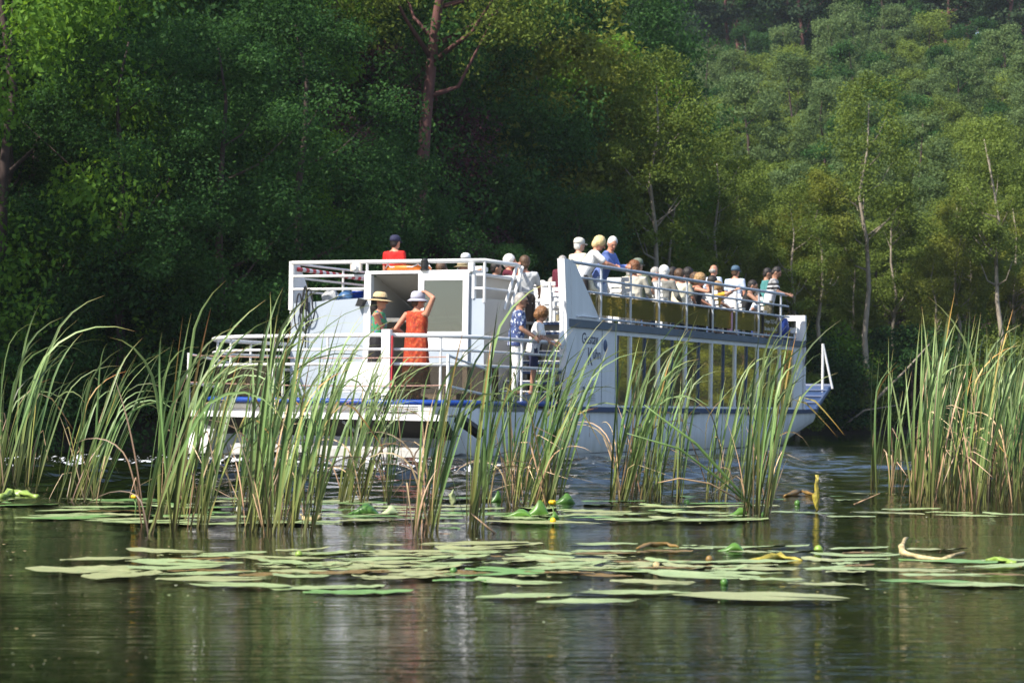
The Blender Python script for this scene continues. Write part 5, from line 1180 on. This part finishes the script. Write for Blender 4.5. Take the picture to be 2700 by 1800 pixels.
# standing and curled leaves, flowers, buds
def P_(px, py): return (px, py)
LEAFB = mat('fresh_lily_leaf', (.09, .20, .028), .35, .35, 14); LEAFD = mat('dark_lily_leaf', (.07, .17, .03), .35, .25, 6); LEAFY = mat('yellow_lily_leaf', (.34, .28, .04), .5, .55, 22, bump=.4, bscale=20); LEAFR = mat('dry_curled_leaf', (.46, .36, .18), .7, .55, 24, bump=.5, bscale=18)
BROWNL = mat('brown_lily_leaf', (.22, .13, .03), .5, .4, 10); PETAL = mat('yellow_petal', (.80, .48, .01), .4, .1, 10); BUDM = mat('green_bud', (.22, .33, .05), .4, .25, 12)
def curled(name, label, px, py, w, h, m, roll=.5, rz=0, tilt=1.2, heart=True):
    """upright or half rolled leaf blade standing in the water at (px, py); w, h in picture units"""
    x, y = wat(px, py); s = y / F5; w *= s; h *= s; V = []; F = []; nu, nv = 10, 8
    for i in range(nu + 1):
        u = i / nu * 2 - 1
        for j in range(nv + 1):
            v = j / nv; top = (1 - abs(u - .18 * (1 if u > 0 else -1) * 0) ** 1.25) ** .9 * (1 + .12 * math.sin(4 * u)) if heart else 1 - .15 * abs(u)
            V.append((u * w / 2, roll * w * .5 * (u * u) - .12 * w * math.sin(v * PI), v * h * max(top, .04) + .006 * math.sin(5 * u)))
    for i in range(nu):
        for j in range(nv): a = i * (nv + 1) + j; F.append((a, a + nv + 1, a + nv + 2, a + 1))
    me = bpy.data.meshes.new(name); me.from_pydata(V, [], F); me.materials.append(m); me.polygons.foreach_set('use_smooth', [True] * len(F)); me.update()
    return tag(link(name, me, None, (x, y, -.01), (rad(-90) + tilt * PI / 2 if False else rad(-(1 - tilt) * 90), 0, rz)), label, 'leaf')
def rolled(name, label, pts, r, m, flat=.8):
    """rolled-up leaf lying or standing: picture points (px, py above water by z units)"""
    P3 = []
    for px, py, z in pts: x, y = wat(px, py); P3.append((x, y, z * y / F5))
    k = len(P3); s = P3[0][1] / F5
    rs = [r * s * (.25 + .75 * math.sin(PI * (.12 + .80 * i / (k - 1)))) for i in range(k)]
    Q3 = [P3[0]]; R3_ = [rs[0]]                                             # finer steps, then crumple
    for i in range(k - 1):
        for f in (.33, .66, 1): Q3.append(tuple(Vector(P3[i]).lerp(Vector(P3[i + 1]), f))); R3_.append(rs[i] + (rs[i + 1] - rs[i]) * f)
    mb = MB().tube(Q3, R3_, 10, ry=flat); rr = r * s
    mb.v = [tuple(Vector(p) + Vector((noise.noise(Vector(p) * 28), noise.noise(Vector(p) * 28 + Vector((5, 0, 0))), noise.noise(Vector(p) * 28 + Vector((0, 9, 0))))) * rr * .75) for p in mb.v]
    return tag(mb.build(name, m, None, True), label, 'leaf')
curled('lily_leaf', 'bright green heart shaped leaf standing on the water beside the second yellow flower', 1238, 1186, 62, 42, LEAFB, .25, .2, .9)
curled('lily_leaf', 'low bright green leaf folded over left of the heart shaped leaf', 1190, 1188, 90, 26, LEAFB, .3, -.2, .7)
curled('lily_leaf', 'small bright green leaf tip right below the second yellow flower', 1275, 1192, 34, 22, LEAFB, .3, .5, .8)
curled('lily_leaf', 'big dark green leaf rolled open, left of the near midstream reeds', 835, 1182, 96, 32, LEAFD, .5, -.1, .75)
curled('lily_leaf', 'pale inner side of the rolled leaf shining white in the sun', 898, 1180, 52, 26, mat('pale_leaf_underside', (.42, .50, .26), .3, .15, 8), .4, .3, .7)
curled('lily_leaf', 'dark green pointed leaf standing among the reeds in midstream', 1142, 1155, 34, 32, LEAFD, .2, .3, 1.0)
curled('lily_leaf', 'bright green rounded leaf half out of the water before the cabin', 1698, 1184, 64, 24, LEAFB, .3, .1, .75)
curled('lily_leaf', 'bright green leaf flap standing up in the front band', 1680, 1265, 78, 24, LEAFB, .35, -.1, .85)
curled('lily_leaf', 'small bright leaf flap curling up in the middle of the front band', 1112, 1338, 30, 12, LEAFB, .3, .2, .9)
curled('lily_leaf', 'greenish yellow leaf standing behind the second yellow flower', 1243, 1160, 36, 30, LEAFY, .3, 0, .9)
curled('lily_leaf', 'dull green leaf dome behind the second yellow flower', 1298, 1158, 60, 30, LEAFD, .4, 0, .8)
rolled('lily_leaf', 'thick pale green rolled leaf lying at the left edge', [(5, 1146, 4), (25, 1143, 10), (60, 1143, 10), (90, 1146, 5)], 12, mat('pale_rolled_leaf', (.24, .34, .07), .35, .15, 6))
rolled('lily_leaf', 'yellow-green rolled leaf standing upright in the water right of the boat', [(1874, 1172, -5), (1873, 1172, 25), (1876, 1172, 52), (1874, 1172, 84)], 8, LEAFY)
rolled('lily_leaf', 'dry cream leaf curled up like a boat on the right of the front band', [(2080, 1270, 38), (2067, 1281, 28), (2075, 1284, 14), (2110, 1285, 6), (2160, 1287, 5), (2210, 1280, 14)], 7, LEAFR)
rolled('lily_leaf', 'yellow and brown rotting leaf floating in the front band', [(1720, 1287, 4), (1760, 1286, 5), (1790, 1284, 8), (1840, 1288, 3)], 11, LEAFY, .7)
rolled('lily_leaf', 'brown curled leaf edge left of the green leaf flap', [(1462, 1268, 8), (1490, 1262, 13), (1530, 1260, 12), (1560, 1262, 5)], 7, BROWNL)
rolled('lily_leaf', 'pale green caterpillar shaped leaf roll at the right of the front band', [(2262, 1290, 5), (2290, 1290, 8), (2330, 1293, 3)], 8, BUDM)
rolled('lily_leaf', 'yellowish leaf roll before the upright rolled leaf', [(1800, 1142, 3), (1835, 1137, 10), (1880, 1140, 4)], 7, BROWNL)
rolled('lily_leaf', 'pinkish dry leaf curl before the port stern', [(695, 1198, 14), (705, 1199, 6), (725, 1199, 8), (738, 1197, 14)], 9, LEAFR)
rolled('lily_leaf', 'twisted grey-green leaf standing in midstream', [(1038, 1160, -2), (1042, 1160, 14), (1037, 1160, 24), (1043, 1160, 36)], 9, mat('grey_green_leaf', (.26, .30, .15), .5, .2, 9))
def flower(label, px, py, z, r):
    x, y = wat(px, py); s = y / F5; o = empty('yellow_lily_flower', (x, y, 0), 0, label, 'flower')
    MB().tube([(0, 0, -.05), (.01, 0, z * s * .5), (0, 0, z * s)], .006, 6).build('stem', GST, o, True)
    for k in range(5):
        a = 2 * PI * k / 5; q = MB(); c = Vector((math.cos(a), math.sin(a), 0)); R_ = r * s
        q.ell(Vector((0, 0, z * s + R_ * .55)) + c * R_ * .55, (R_ * .62, R_ * .62, R_ * .62), 9, 6); q.build('petal', PETAL, o, True)
    MB().lathe([(r * s * .3, 0), (r * s * .42, r * s * .5), (r * s * .36, r * s * .8)], 10, (0, 0, z * s + r * s * .3), close=True).build('pistil', PETAL, o, True)
flower('yellow pond lily flower standing high on its stem at the left', 311, 1180, 36, 8)
flower('yellow pond lily flower beside the bright heart shaped leaf', 1268, 1190, 33, 8)
def bud(label, px, py, r, m=BUDM):
    x, y = wat(px, py); s = y / F5; o = empty('lily_bud', (x, y, 0), QQ.uniform(0, 6), label, 'bud', None)
    MB().ell((0, 0, r * s * .7), (r * s, r * s, r * s * 1.1), 10, 7).build('bud_head', m, o, True); MB().tube([(0, 0, -.04), (0, 0, r * s * .3)], .006, 6).build('stem', GST, o)
bud('dark green bud low in the middle of the front band', 1042, 1316, 9, LEAFD); bud('grey bud in front of the right hand pads', 1662, 1342, 9, LEAFD); bud('pale yellow-green bud on the pads right of the leaf flap', 1878, 1270, 11)
bud('cream and orange faded flower head in the front band', 1507, 1304, 9, LEAFR); bud('green bud at the left end of the front band', 688, 1279, 9); bud('dark bud left of the bright heart leaf before the cabin', 1577, 1158, 7, LEAFD); bud('dark bud right of the reeds before the last windows', 1755, 1188, 8, LEAFD)
bud('white faded bud between the reeds before the port stern', 551, 1174, 8, mat('white_bud', (.7, .68, .5), .5, .1)); bud('dark pointed bud by the upright rolled leaf', 1830, 1160, 7, LEAFD); bud('small yellow bud under the second flower', 1270, 1200, 7, PETAL); bud('dark brown seed head in the front band near the flap', 1628, 1290, 9, BROWNL)
# dead leaves and twigs caught along the far bank
def fallen(label, pts, r, m):
    tag(MB().tube(pts, [r * (1 - .75 * i / (len(pts) - 1)) for i in range(len(pts))], 6).build('fallen_branch', m, None, True), label, 'branch')
fallen('long bare branch slanting out over the water before the right bank', [(13.3, 83.0, .7), (14.2, 82.6, 1.7), (15.0, 82.5, 2.5), (15.9, 82.4, 3.5)], .075, BARK_L)
fallen('thin dead branch low over the water right of the bow', [(12.2, 82, .1), (13.2, 81.6, .9), (14.5, 81.4, 1.1)], .05, BARK_L)

# bits of dead leaf, pollen and seed fluff drifting on the water
g = np.random.default_rng(21); V = []; F = []
for k in range(520):
    px, py = g.uniform(-50, 2400), 1120 + 448 * g.random() ** 1.4; x, y = wat(px, py); r = g.uniform(.004, .013) * (1 if py < 1400 else .6)
    a = g.uniform(0, 6.3); b0 = len(V); w = r * g.uniform(.4, 1)
    for (u, v) in ((-1, 0), (0, -.6), (1, 0), (0, .6)): V.append((x + math.cos(a) * u * r - math.sin(a) * v * w, y + math.sin(a) * u * r + math.cos(a) * v * w, .016 + .004 * abs(u)))
    F.append((b0, b0 + 1, b0 + 2, b0 + 3))
m, t, p = newmat('drifting_bits'); nz = N(t, 'ShaderNodeTexWhiteNoise'); ge = t.nodes.new('ShaderNodeNewGeometry'); t.links.new(ge.outputs['Random Per Island'], nz.inputs['Vector'])
t.links.new(ramp(t, ge.outputs['Random Per Island'], [(0, (.10, .06, .03)), (.4, (.30, .24, .10)), (.7, (.22, .30, .12)), (1, (.40, .38, .30))]), p.inputs['Base Color'])
tag(link('floating_debris', mesh_np('floating_debris', np.array(V), np.array(F), m)), kind='stuff')
